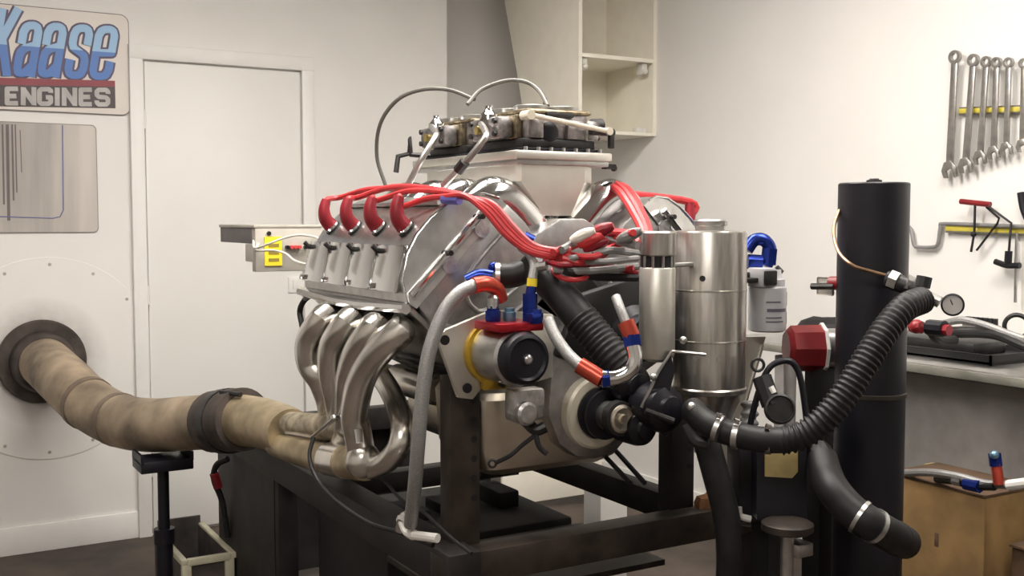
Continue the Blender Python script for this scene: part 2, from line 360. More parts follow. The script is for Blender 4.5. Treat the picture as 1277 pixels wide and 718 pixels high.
# water outlet / black pump housings in the middle of the front
part('water_pump', M().lathe(e(.10, 2.12, .20), (0, -1, 0), [(0, .075), (.05, .07), (.07, .05), (.10, .045)]), 'black_paint', en)
part('front_belt_cover', M().prism([e(x, 2.07, z) for x, z in [(-.12, .16), (.04, .10), (.16, .14), (.20, .26), (.12, .34), (-.05, .30)]], (0, .03, 0), .008), 'black_matte', en)
for sd, nm in ((-1, 'l'), (1, 'r')):
    prof = [(-.105, .27), (-.115, .40), (-.10, .50), (.222, .50), (.228, .43), (.20, .27)]
    hd = part('cylinder_head', M().prism([bk(sd, u, w_, Y0) for u, w_ in prof], (0, Y1 - Y0, 0), .006), 'head_casting', en)
    # front face: raised rim rail, ribs and pocket of the casting
    part('face_rail', M().tube([bk(sd, -.098, .530, Y0 - .008), bk(sd, .17, .532, Y0 - .008)], .0085, 10), 'polished', hd)
    for u in (.03, .145):
        part('stud', M().cyl(bk(sd, u, .533, Y0 - .03), bk(sd, u, .533, Y0 + .01), .0065, n=8), 'dark_steel', hd)
        part('stud_boss', M().cyl(bk(sd, u - .012, .505, Y0 - .006), bk(sd, u - .012, .505, Y0 + .02), .02, n=14), 'cast_aluminium', hd)
    part('casting_rib', M().tube([bk(sd, .20, .46, Y0 - .002), bk(sd, .06, .46, Y0 - .002), bk(sd, .01, .44, Y0 - .002), bk(sd, -.01, .40, Y0 - .002), bk(sd, .02, .36, Y0 - .002), bk(sd, .19, .33, Y0 - .002)], .006, 8, 4), 'cast_aluminium', hd)
    part('casting_rib', M().tube([bk(sd, -.09, .42, Y0 - .001), bk(sd, -.03, .33, Y0 - .001), bk(sd, .16, .29, Y0 - .001)], .008, 8, 4), 'head_casting', hd)
    # valve cover
    vp = [(-.108, .498), (-.112, .52), (-.082, .560), (-.03, .588), (.02, .600), (.07, .602), (.12, .596), (.165, .580), (.20, .55), (.216, .52), (.218, .498)]
    rings = []
    N = 14
    for k in range(N + 1):
        t = k / N
        ring = []
        for (u, w_) in vp:
            ins = max(0, (w_ - .51)) * .42
            ya = Y0 + ins - .004; yb = Y1 - ins
            ring.append(bk(sd, u, w_, ya + (yb - ya) * t))
        rings.append(ring)
    vc = part('valve_cover', M().ring_loft(rings), 'aluminium', en, ang=25)
    part('cover_seam', M().tube([bk(sd, u, w_ + .001, Y0 + max(0, w_ - .51) * .42 - .004) for u, w_ in vp[1:-1]], .0035, 8), 'polished', vc)
    # spark plug side: a bright panel per cylinder, a plug tube, studs in the gaps
    for k, y in enumerate(CYL):
        a, b = bk(sd, -.104, .538, 0), bk(sd, -.012, .597, 0)
        n_ = V((-(b - a).z, 0, (b - a).x)); n_ = n_.normalized() * (.010 if sd < 0 else -.010)
        part('plug_panel', M().prism([a + V((0, y - .072, 0)), b + V((0, y - .072, 0)), b + V((0, y + .072, 0)), a + V((0, y + .072, 0))], n_, .003), 'polished', vc)
        part('plug_tube', M().cyl(bk(sd, .035, .585, y), bk(sd, .035, .612, y), .021, n=18), 'polished', vc)
        part('cover_stud', M().cyl(bk(sd, -.03, .58, y + .0775), bk(sd, -.03, .612, y + .0775), .006, n=8), 'dark_steel', vc)
        part('cover_stud', M().cyl(bk(sd, -.09, .53, y + .0775), bk(sd, -.105, .556, y + .0775), .007, n=8), 'polished', vc)
    # top rib of the cover
    part('cover_rib', M().tube([bk(sd, .12, .602, Y0 + .06), bk(sd, .12, .602, Y1 - .06)], .006, 8), 'aluminium', vc)
    # intake runners, bright elbows between head and plenum
    for k, y in enumerate(CYL):
        rn = part('intake_runner', M().tube([bk(sd, .268, .33, y), bk(sd, .270, .41, y), bk(sd, .266, .465, y), bk(sd, .245, .500, y), bk(sd, .195, .508, y)], .050, 20, 5), 'polished', en)
        part('runner_flange', M().tube([bk(sd, .269, .352, y), bk(sd, .269, .362, y)], .056, 20), 'cast_aluminium', rn)
# valley cover and plenum
part('valley_cover', M().prism([e(x, Y0 + .02, z) for x, z in [(-.15, .36), (-.10, .44), (-.035, .475), (.035, .475), (.10, .44), (.15, .36), (.05, .27), (-.05, .27)]], (0, .64, 0), .005), 'head_casting', en)
def oct_(hx, y0, y1, c, z):
    k = c * .18                                       # the left front corner is nearly square, the right one cut back
    return [e(-hx + k, y0, z), e(hx - c, y0, z), e(hx, y0 + c, z), e(hx, y1 - c, z), e(hx - c, y1, z), e(-hx + c, y1, z), e(-hx, y1 - c, z), e(-hx, y0 + k, z)]
pl = part('intake_plenum', M().ring_loft([oct_(.128, 2.235, 2.79, .062, .625), oct_(.128, 2.235, 2.79, .062, .565), oct_(.052, 2.245, 2.78, .022, .482)]), 'sheet_aluminium', en, ang=20)
part('plenum_flange', M().box(e(-.140, 2.222, .617), e(.140, 2.80, .638), .004), 'sheet_aluminium', pl)
part('plenum_lip', M().box(e(-.134, 2.228, .604), e(.134, 2.795, .618), .003), 'aluminium', pl)
part('carburetor_gasket', M().box(e(-.120, 2.235, .638), e(.120, 2.79, .646), .002), 'black_paint', pl)
for k in range(7):
    part('flange_bolt', M().cyl(e(-.11 + k * .036, 2.2285, .647), e(-.11 + k * .036, 2.2285, .637), .005, n=8), 'aluminium', pl)
part('cable_bracket', M().box(e(.135, 2.24, .60), e(.165, 2.262, .612)).ball(e(.165, 2.25, .603), .009), 'dark_steel', pl)
# carburettor lever bracket hanging off the rear left corner
part('throttle_bracket', M().tube([e(-.10, 2.76, .652), e(-.15, 2.785, .655), e(-.152, 2.79, .70), e(-.153, 2.79, .658), e(-.183, 2.80, .650), e(-.19, 2.80, .605)], .008, 8), 'dark_steel', pl)

# block side: starter and lines
stt = part('starter_motor', M().lathe(e(-.25, 2.42, .045), (0, 1, .0), [(0, .03), (.01, .040), (.24, .040), (.25, .03), (.33, .03)]), 'stainless', en)
part('solenoid', M().lathe(e(-.265, 2.42, .115), (0, 1, 0), [(0, .012), (.01, .016), (.20, .016)]), 'black_paint', stt)
part('solenoid_stud', M().cyl(e(-.265, 2.61, .115), e(-.265, 2.67, .115), .008, n=10), 'brass', stt)

# ================================================================== CARBURETORS
def carb(yc, label, first):
    c = thing('carburetor', label, 'carburetor', (XC, yc, ZE + .646), 'twin carburetors on the plenum')
    z0 = .646; K_ = .78
    part('throttle_plate', M().box(e(-.105, yc - .118, z0), e(.105, yc + .118, z0 + K_ * .03), .005), 'dark_steel', c)
    bd = part('main_body', M().box(e(-.088, yc - .112, z0 + K_ * .028), e(.088, yc + .112, z0 + K_ * .115), .010), 'carb_cast', c)
    part('top_rim', M().box(e(-.095, yc - .118, z0 + K_ * .108), e(.095, yc + .118, z0 + K_ * .122), .006), 'gold_chromate', c)
    for sx in (-1, 1):
        for sy in (-1, 1):
            part('venturi', M().lathe(e(sx * .045, yc + sy * .055, z0 + K_ * .10), (0, 0, 1), [(0, .040), (.028, .044), (.030, .040), (.004, .034)], 20), 'aluminium', c)
        part('metering_block', M().box(e(sx * .088, yc - .085, z0 + K_ * .03), e(sx * .106, yc + .085, z0 + K_ * .105), .004), 'gold_chromate', c)
        fb = part('fuel_bowl', M().box(e(sx * .106, yc - .075, z0 + K_ * .028), e(sx * .150, yc + .075, z0 + K_ * .10), .012), 'carb_cast', c)
        part('needle_valve', M().lathe(e(sx * .134, yc, z0 + K_ * .095), (0, 0, 1), [(0, .024), (.012, .022), (.02, .014), (.026, .010), (.034, .010)], 14), 'polished', fb)
        for yy in (-.06, .06):
            for zz in (.045, .085): part('bowl_screw', M().cyl(e(sx * .149, yc + yy, z0 + K_ * zz), e(sx * .156, yc + yy, z0 + K_ * zz), .007, n=8), 'dark_steel', fb)
        part('sight_plug', M().cyl(e(sx * .149, yc + .02, z0 + K_ * .062), e(sx * .160, yc + .02, z0 + K_ * .062), .011, n=12), 'brass', fb)
    part('air_stud', M().cyl(e(.03, yc, z0 + K_ * .11), e(.03, yc, z0 + K_ * .175), .005, n=8).cyl(e(.03, yc, z0 + K_ * .125), e(.03, yc, z0 + K_ * .138), .012, n=6), 'dark_steel', c)
    # front side: vacuum chamber, passages and levers
    part('accelerator_pump', M().lathe(e(-.03, yc - .105, z0 + K_ * .05), (0, -1, 0), [(0, .026), (.012, .026), (.016, .018)], 16), 'black_paint', c)
    part('idle_boss', M().box(e(-.085, yc - .124, z0 + K_ * .03), e(-.05, yc - .105, z0 + K_ * .10), .004), 'carb_cast', c)
    part('idle_boss', M().box(e(.02, yc - .122, z0 + K_ * .03), e(.07, yc - .105, z0 + K_ * .09), .004), 'carb_cast', c)
    part('choke_slot', M().box(e(-.04, yc - .121, z0 + K_ * .098), e(.04, yc - .110, z0 + K_ * .112), .003), 'black_matte', c)
    return c
c1 = carb(2.365, 'front racing carburetor over the cream-faced end of the intake', True)
c2 = carb(2.655, 'rear racing carburetor on the plenum behind the other one', False)
# polished throttle link across the front carburetor
lk = M().tube([e(-.10, 2.225, .722), e(.13, 2.225, .692)], .0065, 10).cyl(e(-.10, 2.218, .722), e(-.10, 2.255, .722), .012, n=12).cyl(e(.13, 2.218, .692), e(.13, 2.25, .692), .010, n=12)
part('throttle_link', lk, 'cream_cover', c1, 'bright silver link rod')
part('throttle_lever', M().box(e(.135, 2.225, .65), e(.15, 2.238, .70), .003).cyl(e(.08, 2.232, .69), e(.15, 2.232, .69), .009, n=10), 'dark_steel', c1)
part('dash_pot', M().lathe(e(.15, 2.33, .715), (1, 0, 0), [(0, .018), (.03, .02), (.034, .012)], 14), 'dark_steel', c1)

# fuel feed pipes and throttle cables over the carburetors
fl = thing('fuel_line', 'thin metal fuel pipe bending down from the rear carburetor bowl', 'fuel line', at(510, 228, X=1.16), 'fuel pipes')
part('pipe', M().tube([at(538, 158, X=1.29), at(544, 166, X=1.25), at(541, 174, X=1.23), at(524, 202, X=1.19), at(508, 232, X=1.17)], .0080, 10, 5), 'steel_tool', fl)
fl = thing('fuel_line', 'metal fuel pipe with dark coupling bending down from the front carburetor bowl', 'fuel line', at(560, 228, X=1.16), 'fuel pipes')
part('pipe', M().tube([at(600, 155, X=1.29), at(606, 165, X=1.25), at(604, 173, X=1.23), at(578, 205, X=1.19), at(552, 232, X=1.17)], .0080, 10, 5), 'steel_tool', fl)
part('coupling', M().tube([at(580, 202, X=1.188), at(571, 213, X=1.18)], .013, 8), 'dark_steel', fl)
solo('throttle_cable', M().tube([at(481, 232, d=2.95), at(470, 195, d=2.95), at(474, 155, d=2.92), at(495, 125, d=2.88), at(525, 112, d=2.85), at(560, 112, d=2.82), at(592, 124, d=2.78)], .0054, 8, 6), 'cable_dark', 'grey cable looping from the rear carburetor down behind the engine', 'cable')
solo('throttle_cable', M().tube([at(583, 130, d=2.75), at(600, 112, d=2.78), at(630, 101, d=2.8), at(655, 102, d=2.8), at(672, 113, d=2.78), at(683, 132, d=2.72)], .0054, 8, 6), 'cable_dark', 'short grey cable arched over the top of the front carburetor', 'cable')

# ================================================================== EXHAUST HEADER
hx = thing('exhaust_header', 'four-tube stainless exhaust header curving down beside the engine', 'exhaust header', at(450, 600, X=1.0))
a, b = bk(-1, -.110, .40, 0), bk(-1, -.110, .50, 0)
fp = M().prism([bk(-1, -.106, .40, Y0 + .01), bk(-1, -.108, .52, Y0 + .01), bk(-1, -.122, .52, Y0 + .01), bk(-1, -.120, .40, Y0 + .01)], (0, .645, 0), .003)
part('flange', fp, 'aluminium', hx)
part('gasket_rail', M().tube([bk(-1, -.125, .515, Y0), bk(-1, -.135, .512, CYL[1]), bk(-1, -.135, .512, CYL[2]), bk(-1, -.125, .515, Y1 + .02)], .012, 8), 'polished', hx)
for k, y in enumerate(CYL): part('port_ring', M().cyl(bk(-1, -.105, .445, y), bk(-1, -.14, .44, y), .042, n=20), 'cast_aluminium', hx)
TR = .034
def st0(k): return [bk(-1, -.10, .45, CYL[k]), bk(-1, -.15, .45, CYL[k])]
part('primary_tube', M().tube(st0(0) + [at(498, 414, X=1.0), at(470, 441, X=.975), at(450, 475, X=.97), at(442, 516, X=.975), at(446, 540, X=.985), at(450, 562, X=.995)], TR, 18, 7), 'stainless', hx)
part('primary_tube', M().tube(st0(1) + [at(468, 408, X=.985), at(448, 434, X=.965), at(436, 470, X=.97), at(434, 510, X=1.0), at(430, 545, X=1.03), at(420, 572, X=1.05)], TR, 18, 7), 'stainless', hx)
part('primary_tube', M().tube(st0(2) + [at(436, 400, X=.98), at(416, 428, X=.96), at(413, 462, X=.965), at(421, 500, X=1.0), at(424, 535, X=1.04), at(416, 565, X=1.08)], TR, 18, 7), 'stainless', hx)
part('primary_tube', M().tube(st0(3) + [at(405, 394, X=.975), at(386, 422, X=.955), at(386, 452, X=.96), at(402, 478, X=.99), at(412, 515, X=1.04), at(400, 545, X=1.08)], TR, 18, 7), 'stainless', hx)
part('loop_tube', M().tube([at(470, 462, X=1.12), at(488, 490, X=1.08), at(500, 522, X=1.05), at(499, 552, X=1.03), at(484, 574, X=1.02), at(462, 584, X=1.01)], .027, 16, 6), 'stainless', hx)
part('collector_cap', M().ball(at(453, 574, X=.995), .044), 'stainless', hx)
part('collector', M().tube([at(456, 577, X=1.0), at(440, 577, X=1.0), at(405, 571, X=1.0), at(372, 562, X=.99), at(345, 553, X=.985)], lambda t: .043 - .006 * t, 20, 6), 'duct_tip', hx)
part('collector_band', M().tube([at(432, 575.5, X=1.0), at(412, 572, X=1.0)], .0440, 20), 'stainless', hx)
part('collector_branch', M().tube([at(436, 530, X=1.02), at(405, 532, X=1.02), at(375, 530, X=1.01), at(345, 528, X=1.0)], .036, 18, 5), 'wrap', hx)
part('slip_clamp', M().tube([at(358, 540, X=.955), at(390, 545, X=.95), at(417, 522, X=.95)], .0065, 8), 'polished', hx)
part('clamp_bolt', M().ball(at(417, 521, X=.948), .010), 'polished', hx)
part('clamp_bolt', M().cyl(at(446, 535, X=.935), at(448, 552, X=.935), .009, n=10), 'polished', hx)

# ================================================================== BIG EXHAUST DUCT TO THE WALL
fc = at(52, 450, Y=YB)
rp_ = at(62, 447, Y=YB)
def soot_panel():
    m = mat('panel_soot', (0.80, 0.78, 0.75), 0.55, var=0.015, scale=3); nt = m.node_tree; b = nt.nodes['Principled BSDF']
    src = b.inputs['Base Color'].links[0].from_socket
    tc = nt.nodes.new('ShaderNodeTexCoord'); vm = nt.nodes.new('ShaderNodeVectorMath'); vm.operation = 'SUBTRACT'
    vm.inputs[1].default_value = (fc.x - rp_.x, 0, fc.z - rp_.z + .4); nt.links.new(tc.outputs['Object'], vm.inputs[0])
    nz = nt.nodes.new('ShaderNodeTexNoise'); nz.inputs['Scale'].default_value = 9; nz.inputs['Detail'].default_value = 5; nt.links.new(tc.outputs['Object'], nz.inputs['Vector'])
    ln = nt.nodes.new('ShaderNodeVectorMath'); ln.operation = 'LENGTH'; nt.links.new(vm.outputs[0], ln.inputs[0])
    mr = nt.nodes.new('ShaderNodeMapRange'); mr.inputs[1].default_value = .17; mr.inputs[2].default_value = .27; mr.inputs[3].default_value = .9; mr.inputs[4].default_value = 0
    nt.links.new(ln.outputs['Value'], mr.inputs[0])
    mu = nt.nodes.new('ShaderNodeMath'); mu.operation = 'MULTIPLY'; nt.links.new(mr.outputs[0], mu.inputs[0]); nt.links.new(nz.outputs['Fac'], mu.inputs[1])
    mx = nt.nodes.new('ShaderNodeMix'); mx.data_type = 'RGBA'; nt.links.new(mu.outputs[0], mx.inputs[0]); nt.links.new(src, mx.inputs[6]); mx.inputs[7].default_value = (.20, .165, .14, 1)
    nt.links.new(mx.outputs[2], b.inputs['Base Color'])
soot_panel()
pn = thing('wall_access_panel', 'large round white cover panel screwed to the wall around the duct', 'wall panel', (rp_.x, YB - .008, rp_.z - .4))
part('disc', M().lathe((rp_.x, YB + .002, rp_.z), (0, -1, 0), [(0, .42), (.005, .42), (.006, .419)], 72), 'panel_soot', pn)
for k in range(14):
    a_ = 2 * PI * k / 14 + .2
    part('screw', M().lathe((rp_.x + .39 * math.cos(a_), YB - .004, rp_.z + .39 * math.sin(a_)), (0, -1, 0), [(0, .007), (.003, .006)], 10), 'box_grey', pn)
du = thing('exhaust_duct', 'long sooty tan exhaust duct from the wall flange to the header', 'exhaust duct', (fc.x, YB, fc.z))
part('wall_ring', M().lathe((fc.x, YB - .005, fc.z), (0, -1, 0), [(0, .172), (.02, .172), (.03, .165), (.03, .10), (.05, .10)], 48), 'soot_steel', du)
part('wall_collar', M().lathe((fc.x, YB - .03, fc.z), (0, -1, .0), [(0, .128), (.06, .120), (.075, .110)], 36), 'soot_steel', du)
DP = [V((fc.x, YB - .02, fc.z)), V((fc.x + .005, YB - .12, fc.z)), at(84, 478, d=4.12), at(112, 504, d=3.98), at(150, 524, d=3.84), at(190, 530, d=3.70), at(240, 527, d=3.56), at(296, 524, d=3.38)]
part('pipe', M().tube(DP, lambda t: .103 - .016 * t, 32, 8), 'duct_tan', du)
def band(p, q, r, nm, mt): part(nm, M().tube([p, q], r, 32), mt, du)
sp_ = spline(DP, 8)
for i in (23, 31): band(sp_[i], sp_[i + 1], .1005 - .0005 * (i - 23), 'weld_seam', 'duct_joint')
band(at(268, 525.5, d=3.47), at(304, 523, d=3.35), .099, 'clamp_band', 'soot_steel')
band(at(280, 525, d=3.43), at(288, 524.5, d=3.40), .103, 'clamp_band', 'dark_steel')
part('clamp_bolt', M().cyl(at(276, 489, d=3.36), at(300, 492, d=3.30), .008, n=8), 'dark_steel', du)
part('reducer', M().tube([at(300, 523.5, d=3.37), at(325, 527, d=3.27), at(350, 534, d=3.16), at(362, 539, d=3.10)], lambda t: .080 - .012 * t, 28, 4), 'duct_tip', du)
# stand holding the duct up
sb = at(203, 572, d=3.62)
js = thing('pipe_stand', 'black adjustable pipe stand propping up the exhaust duct', 'stand', (sb.x, sb.y, 0))
part('saddle', M().box((sb.x - .085, sb.y - .07, sb.z - .03), (sb.x + .085, sb.y + .07, sb.z + .008), .004).box((sb.x - .085, sb.y - .07, sb.z), (sb.x - .075, sb.y + .07, sb.z + .03)).box((sb.x + .075, sb.y - .07, sb.z), (sb.x + .085, sb.y + .07, sb.z + .03)), 'black_paint', js)
part('inner_post', M().cyl((sb.x, sb.y, .2), (sb.x, sb.y, sb.z - .02), .019, n=16), 'black_paint', js)
part('outer_post', M().cyl((sb.x, sb.y, 0.02), (sb.x, sb.y, .30), .028, n=16).cyl((sb.x, sb.y, .29), (sb.x, sb.y, .34), .034, n=16), 'black_paint', js)
for k in range(3):
    a_ = 2.5 + .75 * k
    part('foot', M().beam((sb.x, sb.y, .10), (sb.x + .22 * math.cos(a_), sb.y + .22 * math.sin(a_), .012), .025, .02), 'black_paint', js)

# bin on the floor behind the stand
bX0, bX1, bY0, bY1, bh = .874, 1.045, 3.725, 4.17, .20
cr = thing('storage_bin', 'dark storage bin with cream plastic rim on the floor by the door', 'bin', ((bX0 + bX1) / 2, (bY0 + bY1) / 2, 0))
part('body', M().box((bX0, bY0, 0), (bX0 + .01, bY1, bh)).box((bX1 - .01, bY0, 0), (bX1, bY1, bh)).box((bX0, bY0, 0), (bX1, bY0 + .01, bh)).box((bX0, bY0, 0), (bX1, bY1, .01)), 'crate_dark', cr)
part('back_board', M().box((bX0 + .012, bY1 - .012, 0), (bX1, bY1, bh + .035)), 'crate_dark', cr)
for x_ in (bX0, bX1): part('rim', M().box((x_ - .008, bY0 - .012, bh - .012), (x_ + .014, bY1, bh + .008), .003), 'crate_cream', cr)
part('rim', M().box((bX0 + .015, bY0 - .014, bh - .016), (bX1 - .01, bY0 + .012, bh + .007), .003), 'crate_cream', cr)
for x_ in (bX0 + .005, bX1 - .018): part('corner_post', M().box((x_ - .010, bY0 - .012, 0), (x_ + .022, bY0 + .012, bh - .01), .003), 'crate_cream', cr)
# hose with a red end hanging behind the stand
hz = thing('air_hose', 'dark hose with red end fitting hanging at the back of the stand', 'hose', at(283, 665, d=3.85))
part('hose', M().tube([at(284, 572, d=3.8), at(270, 580, d=3.82), at(267, 598, d=3.83), at(277, 625, d=3.84), at(284, 670, d=3.85)], .011, 10, 5), 'rubber', hz)
part('end_fitting', M().tube([at(267, 590, d=3.82), at(272, 608, d=3.83)], .0165, 10), 'red_paint', hz)

# ================================================================== SIGN, POSTER, BOXES ON THE BACK WALL
def wallpt(cx_, cy_, sc=4.785): p = at(cx_ / sc, cy_ / sc, Y=YB - .012); return p.x, p.z
def ribbon(mb, pts, th, y, dep, closed=False):
    """flat stroke lettering in the wall plane"""
    n = len(pts)
    for (x0, z0), (x1, z1) in zip(pts, pts[1:]):
        d = V((x1 - x0, 0, z1 - z0)); L = d.length
        if L < 1e-6: continue
        d.normalize(); nn = V((-d.z, 0, d.x)) * th / 2
        y += .00012
        a_, b_ = V((x0, y, z0)), V((x1, y, z1))
        mb.prism([a_ + nn, b_ + nn, b_ - nn, a_ - nn], (0, dep, 0))
    for i, (x, z) in enumerate(pts):
        y -= .00007
        if 0 < i < n - 1: mb.prism([(x + th / 2 * math.cos(2 * PI * k / 10), y, z + th / 2 * math.sin(2 * PI * k / 10)) for k in range(10)], (0, dep, 0))
GL = {
 'a': [[(.17, .60), (.17, .82), (.26, .91), (.40, .94), (.62, .94), (.76, .91), (.84, .82), (.84, 0)], [(.84, .58), (.34, .52), (.20, .45), (.16, .36), (.16, .17), (.22, .08), (.36, .06), (.55, .08), (.84, .22)]],
 's': [[(.84, .62), (.84, .82), (.76, .91), (.62, .94), (.38, .94), (.24, .91), (.16, .82), (.16, .66), (.24, .57), (.76, .43), (.84, .34), (.84, .18), (.76, .09), (.62, .06), (.38, .06), (.24, .09), (.16, .18), (.16, .36)]],
 'e': [[(.16, .50), (.84, .50), (.84, .82), (.76, .91), (.62, .94), (.38, .94), (.24, .91), (.16, .82), (.16, .18), (.24, .09), (.38, .06), (.62, .06), (.76, .09), (.84, .18), (.84, .34)]],
 'K': [[(.15, 0), (.15, 1)], [(.86, 1), (.30, .50)], [(.36, .56), (.86, 0)]],
 'E': [[(.85, .90), (.2, .90), (.2, .10), (.85, .10)], [(.2, .5), (.75, .5)]],
 'N': [[(.18, 0), (.18, 1)], [(.20, .9), (.80, .1)], [(.82, 0), (.82, 1)]],
 'G': [[(.84, .70), (.84, .82), (.74, .90), (.28, .90), (.17, .80), (.17, .20), (.28, .10), (.72, .10), (.84, .20), (.84, .45), (.55, .45)]],
 'I': [[(.5, 0), (.5, 1)]],
 'S': [[(.84, .68), (.84, .80), (.74, .90), (.28, .90), (.17, .80), (.17, .62), (.28, .52), (.72, .48), (.84, .38), (.84, .20), (.74, .10), (.28, .10), (.17, .20), (.17, .32)]]}
def glyph(mb, ch, bx, by, wd, ht, slant, th, y, dep):
    """bx, by: lower left in sign units (right, down), placed on the wall"""
    y += bx * 5e-7
    for st_ in GL[ch]:
        y += .00021
        ribbon(mb, [wallpt(bx + gx * wd + gz * ht * slant, by - gz * ht) for gx, gz in st_], th, y, dep)
k0, k1 = wallpt(0, 300), wallpt(478.5, 300)
UPM = (k1[0] - k0[0]) / 478.5                       # metres per sign unit
s0 = wallpt(-330, -22); s1 = wallpt(782, 700)
scx, scz = (s0[0] + s1[0]) / 2, (s0[1] + s1[1]) / 2; shx, shz = (s1[0] - s0[0]) / 2, abs(s1[1] - s0[1]) / 2 - .006
sg = thing('wall_sign', 'engine builder sign reading Kaase ENGINES in blue and silver letters', 'sign', (scx, YB, scz - shz))
part('plate_edge', M().panel_rounded((scx, scz), shx, shz, .035, YB - .007, YB), 'sign_edge', sg)
part('plate', M().panel_rounded((scx, scz), shx - .004, shz - .004, .032, YB - .010, YB - .003), 'sign_plate', sg)
LET = [('K', -75, 455, 135, 405, 30), ('a', 72, 458, 132, 325, 40), ('a', 218, 462, 132, 322, 40), ('s', 376, 468, 132, 318, 40), ('e', 522, 475, 138, 318, 40)]
zs = wallpt(300, 287)[1]
split_mat('sign_blue', (0.075, 0.19, 0.52), (0.30, 0.50, 0.74), 0.0)
for ch, bx, by, wd, ht, _ in LET:
    o_ = M(); glyph(o_, ch, bx, by, wd, ht, .17, 74 * UPM, YB - .0135, .004); lo_ = part('letter_outline', o_, 'sign_outline', sg)
    g_ = M(); glyph(g_, ch, bx, by, wd, ht, .17, 48 * UPM, YB - .0175, .004); part('letter_face', g_, 'sign_blue', lo_)
ra, rb = wallpt(-330, 468), wallpt(686, 508); rc = wallpt(686, 470)
part('red_band', M().prism([(wallpt(-300, 455)[0], YB - .0135, wallpt(-300, 455)[1]), (rb[0], YB - .0135, wallpt(686, 482)[1]), (rb[0], YB - .0135, wallpt(686, 518)[1]), (wallpt(-300, 455)[0], YB - .0135, wallpt(-300, 502)[1])], (0, .004, 0)), 'sign_red', sg)
part('black_band', M().prism([(wallpt(-300, 498)[0], YB - .0130, wallpt(-300, 498)[1]), (rb[0], YB - .0130, wallpt(688, 514)[1]), (rb[0], YB - .0130, wallpt(688, 645)[1]), (wallpt(-300, 498)[0], YB - .0130, wallpt(-300, 628)[1])], (0, .004, 0)), 'sign_black', sg)
bx = 22
for ch in 'ENGINES':
    wd = 50 if ch == 'I' else 100
    g_ = M(); glyph(g_, ch, bx, 627 + bx * .012, wd, 108, 0, 29 * UPM, YB - .0165, .003); part('letter', g_, 'sign_silver', sg)
    bx += wd - 2
# the plate's lettering colours change half way up: shift the split to the plate's own origin
for n_ in MATS['sign_blue'].node_tree.nodes:
    if n_.type == 'MAP_RANGE':
        n_.inputs[1].default_value = zs - (scz - shz) - .001; n_.inputs[2].default_value = zs - (scz - shz) + .001

pa, pb = at(-70, 148, Y=YB), at(123, 290, Y=YB)
pcx, pcz, phx, phz = (pa.x + pb.x) / 2, (pa.z + pb.z) / 2, (pb.x - pa.x) / 2, (pa.z - pb.z) / 2
po = thing('wall_poster', 'grey glossy poster with a thin blue frame line under the sign', 'poster', (pcx, YB, pcz - phz))
part('backing', M().panel_rounded((pcx, pcz), phx, phz, .02, YB - .005, YB), 'poster_edge', po)
part('sheet', M().panel_rounded((pcx, pcz), phx - .004, phz - .004, .018, YB - .007, YB - .002), 'poster_grey', po)
fr = M()
q = [at(78, 156, Y=YB - .008), at(79, 262, Y=YB - .008), at(75, 270, Y=YB - .008), at(66, 272, Y=YB - .008), at(-60, 268, Y=YB - .008)]
fr.tube(q, .0022, 6); part('frame_line', fr, 'poster_line', po)
for px_, t0, t1, wd in ((3, 155, 255, .004), (9, 155, 275, .007), (15, 155, 250, .004), (19, 155, 240, .003), (25, 162, 215, .002), (-8, 155, 270, .005)):
    part('ink_streak', M().beam(at(px_, t0, Y=YB - .0075), at(px_ + 2, t1, Y=YB - .0075), wd * 1.6, .002, 0), 'poster_ink', po)

# ignition box held out behind the engine
def ob(px, py, Y): return at(px, py, Y=Y)
ib = thing('ignition_box', 'grey electronics box with yellow warning label behind the left valve cover', 'electronics box', at(350, 338, Y=3.45))
A_, B_ = at(318, 283, Y=3.30), at(402, 337, Y=3.30)
part('case', M().box((A_.x, 3.30, B_.z), (B_.x, 3.335, A_.z), .003), 'box_grey', ib)
C_ = at(276, 300, Y=3.62); 
part('side_module', M().box((A_.x - .001, 3.334, at(300, 303, X=A_.x).z), (A_.x + .20, 3.69, A_.z - .002), .003), 'box_side', ib)
part('lid', M().box((A_.x - .004, 3.298, A_.z - .003), (B_.x, 3.695, A_.z + .007), .002), 'box_grey', ib)
part('lower_bracket', M().box((A_.x - .002, 3.334, B_.z + .03), (A_.x + .05, 3.40, at(318, 305, Y=3.3).z), .002), 'box_grey', ib)
part('support_arm', M().beam((B_.x - .03, 3.34, B_.z + .02), (1.20, 2.80, B_.z - .02), .03, .02), 'dark_steel', ib)
l0, l1 = at(330, 295, Y=3.296), at(352, 331, Y=3.296)
yl = part('warning_label', M().box((l0.x, 3.2965, l1.z), (l1.x, 3.301, l0.z)), 'label_yellow', ib)
for k in range(3):
    z_ = l0.z - (l0.z - l1.z) * (.30 + .25 * k); part('print_line', M().box((l0.x + .012, 3.2955, z_ - .005), (l1.x - .010, 3.2972, z_ + .005)), 'label_ink', yl)
for k, px_ in enumerate((358, 363, 368, 373, 381)):
    p_ = at(px_, 308, Y=3.296); part('terminal', M().cyl((p_.x, 3.285, p_.z), (p_.x, 3.305, p_.z), .006, n=10), 'ink_red' if 0 < k < 4 else 'black_paint', ib)
part('screw', M().cyl((at(335, 290, Y=3.3).x, 3.294, A_.z - .02), (at(335, 290, Y=3.3).x, 3.303, A_.z - .02), .007, n=10), 'dark_steel', ib)
solo('lead_wire', M().tube([at(316, 300, Y=3.32), at(318, 309, Y=3.24), at(335, 304, Y=3.17), at(350, 298, Y=3.15), at(372, 293, Y=3.1), at(394, 296, Y=2.95), at(404, 304, Y=2.80)], .0035, 8, 5), 'wire_white', 'white lead crossing the top of the yellow warning label', 'wire')
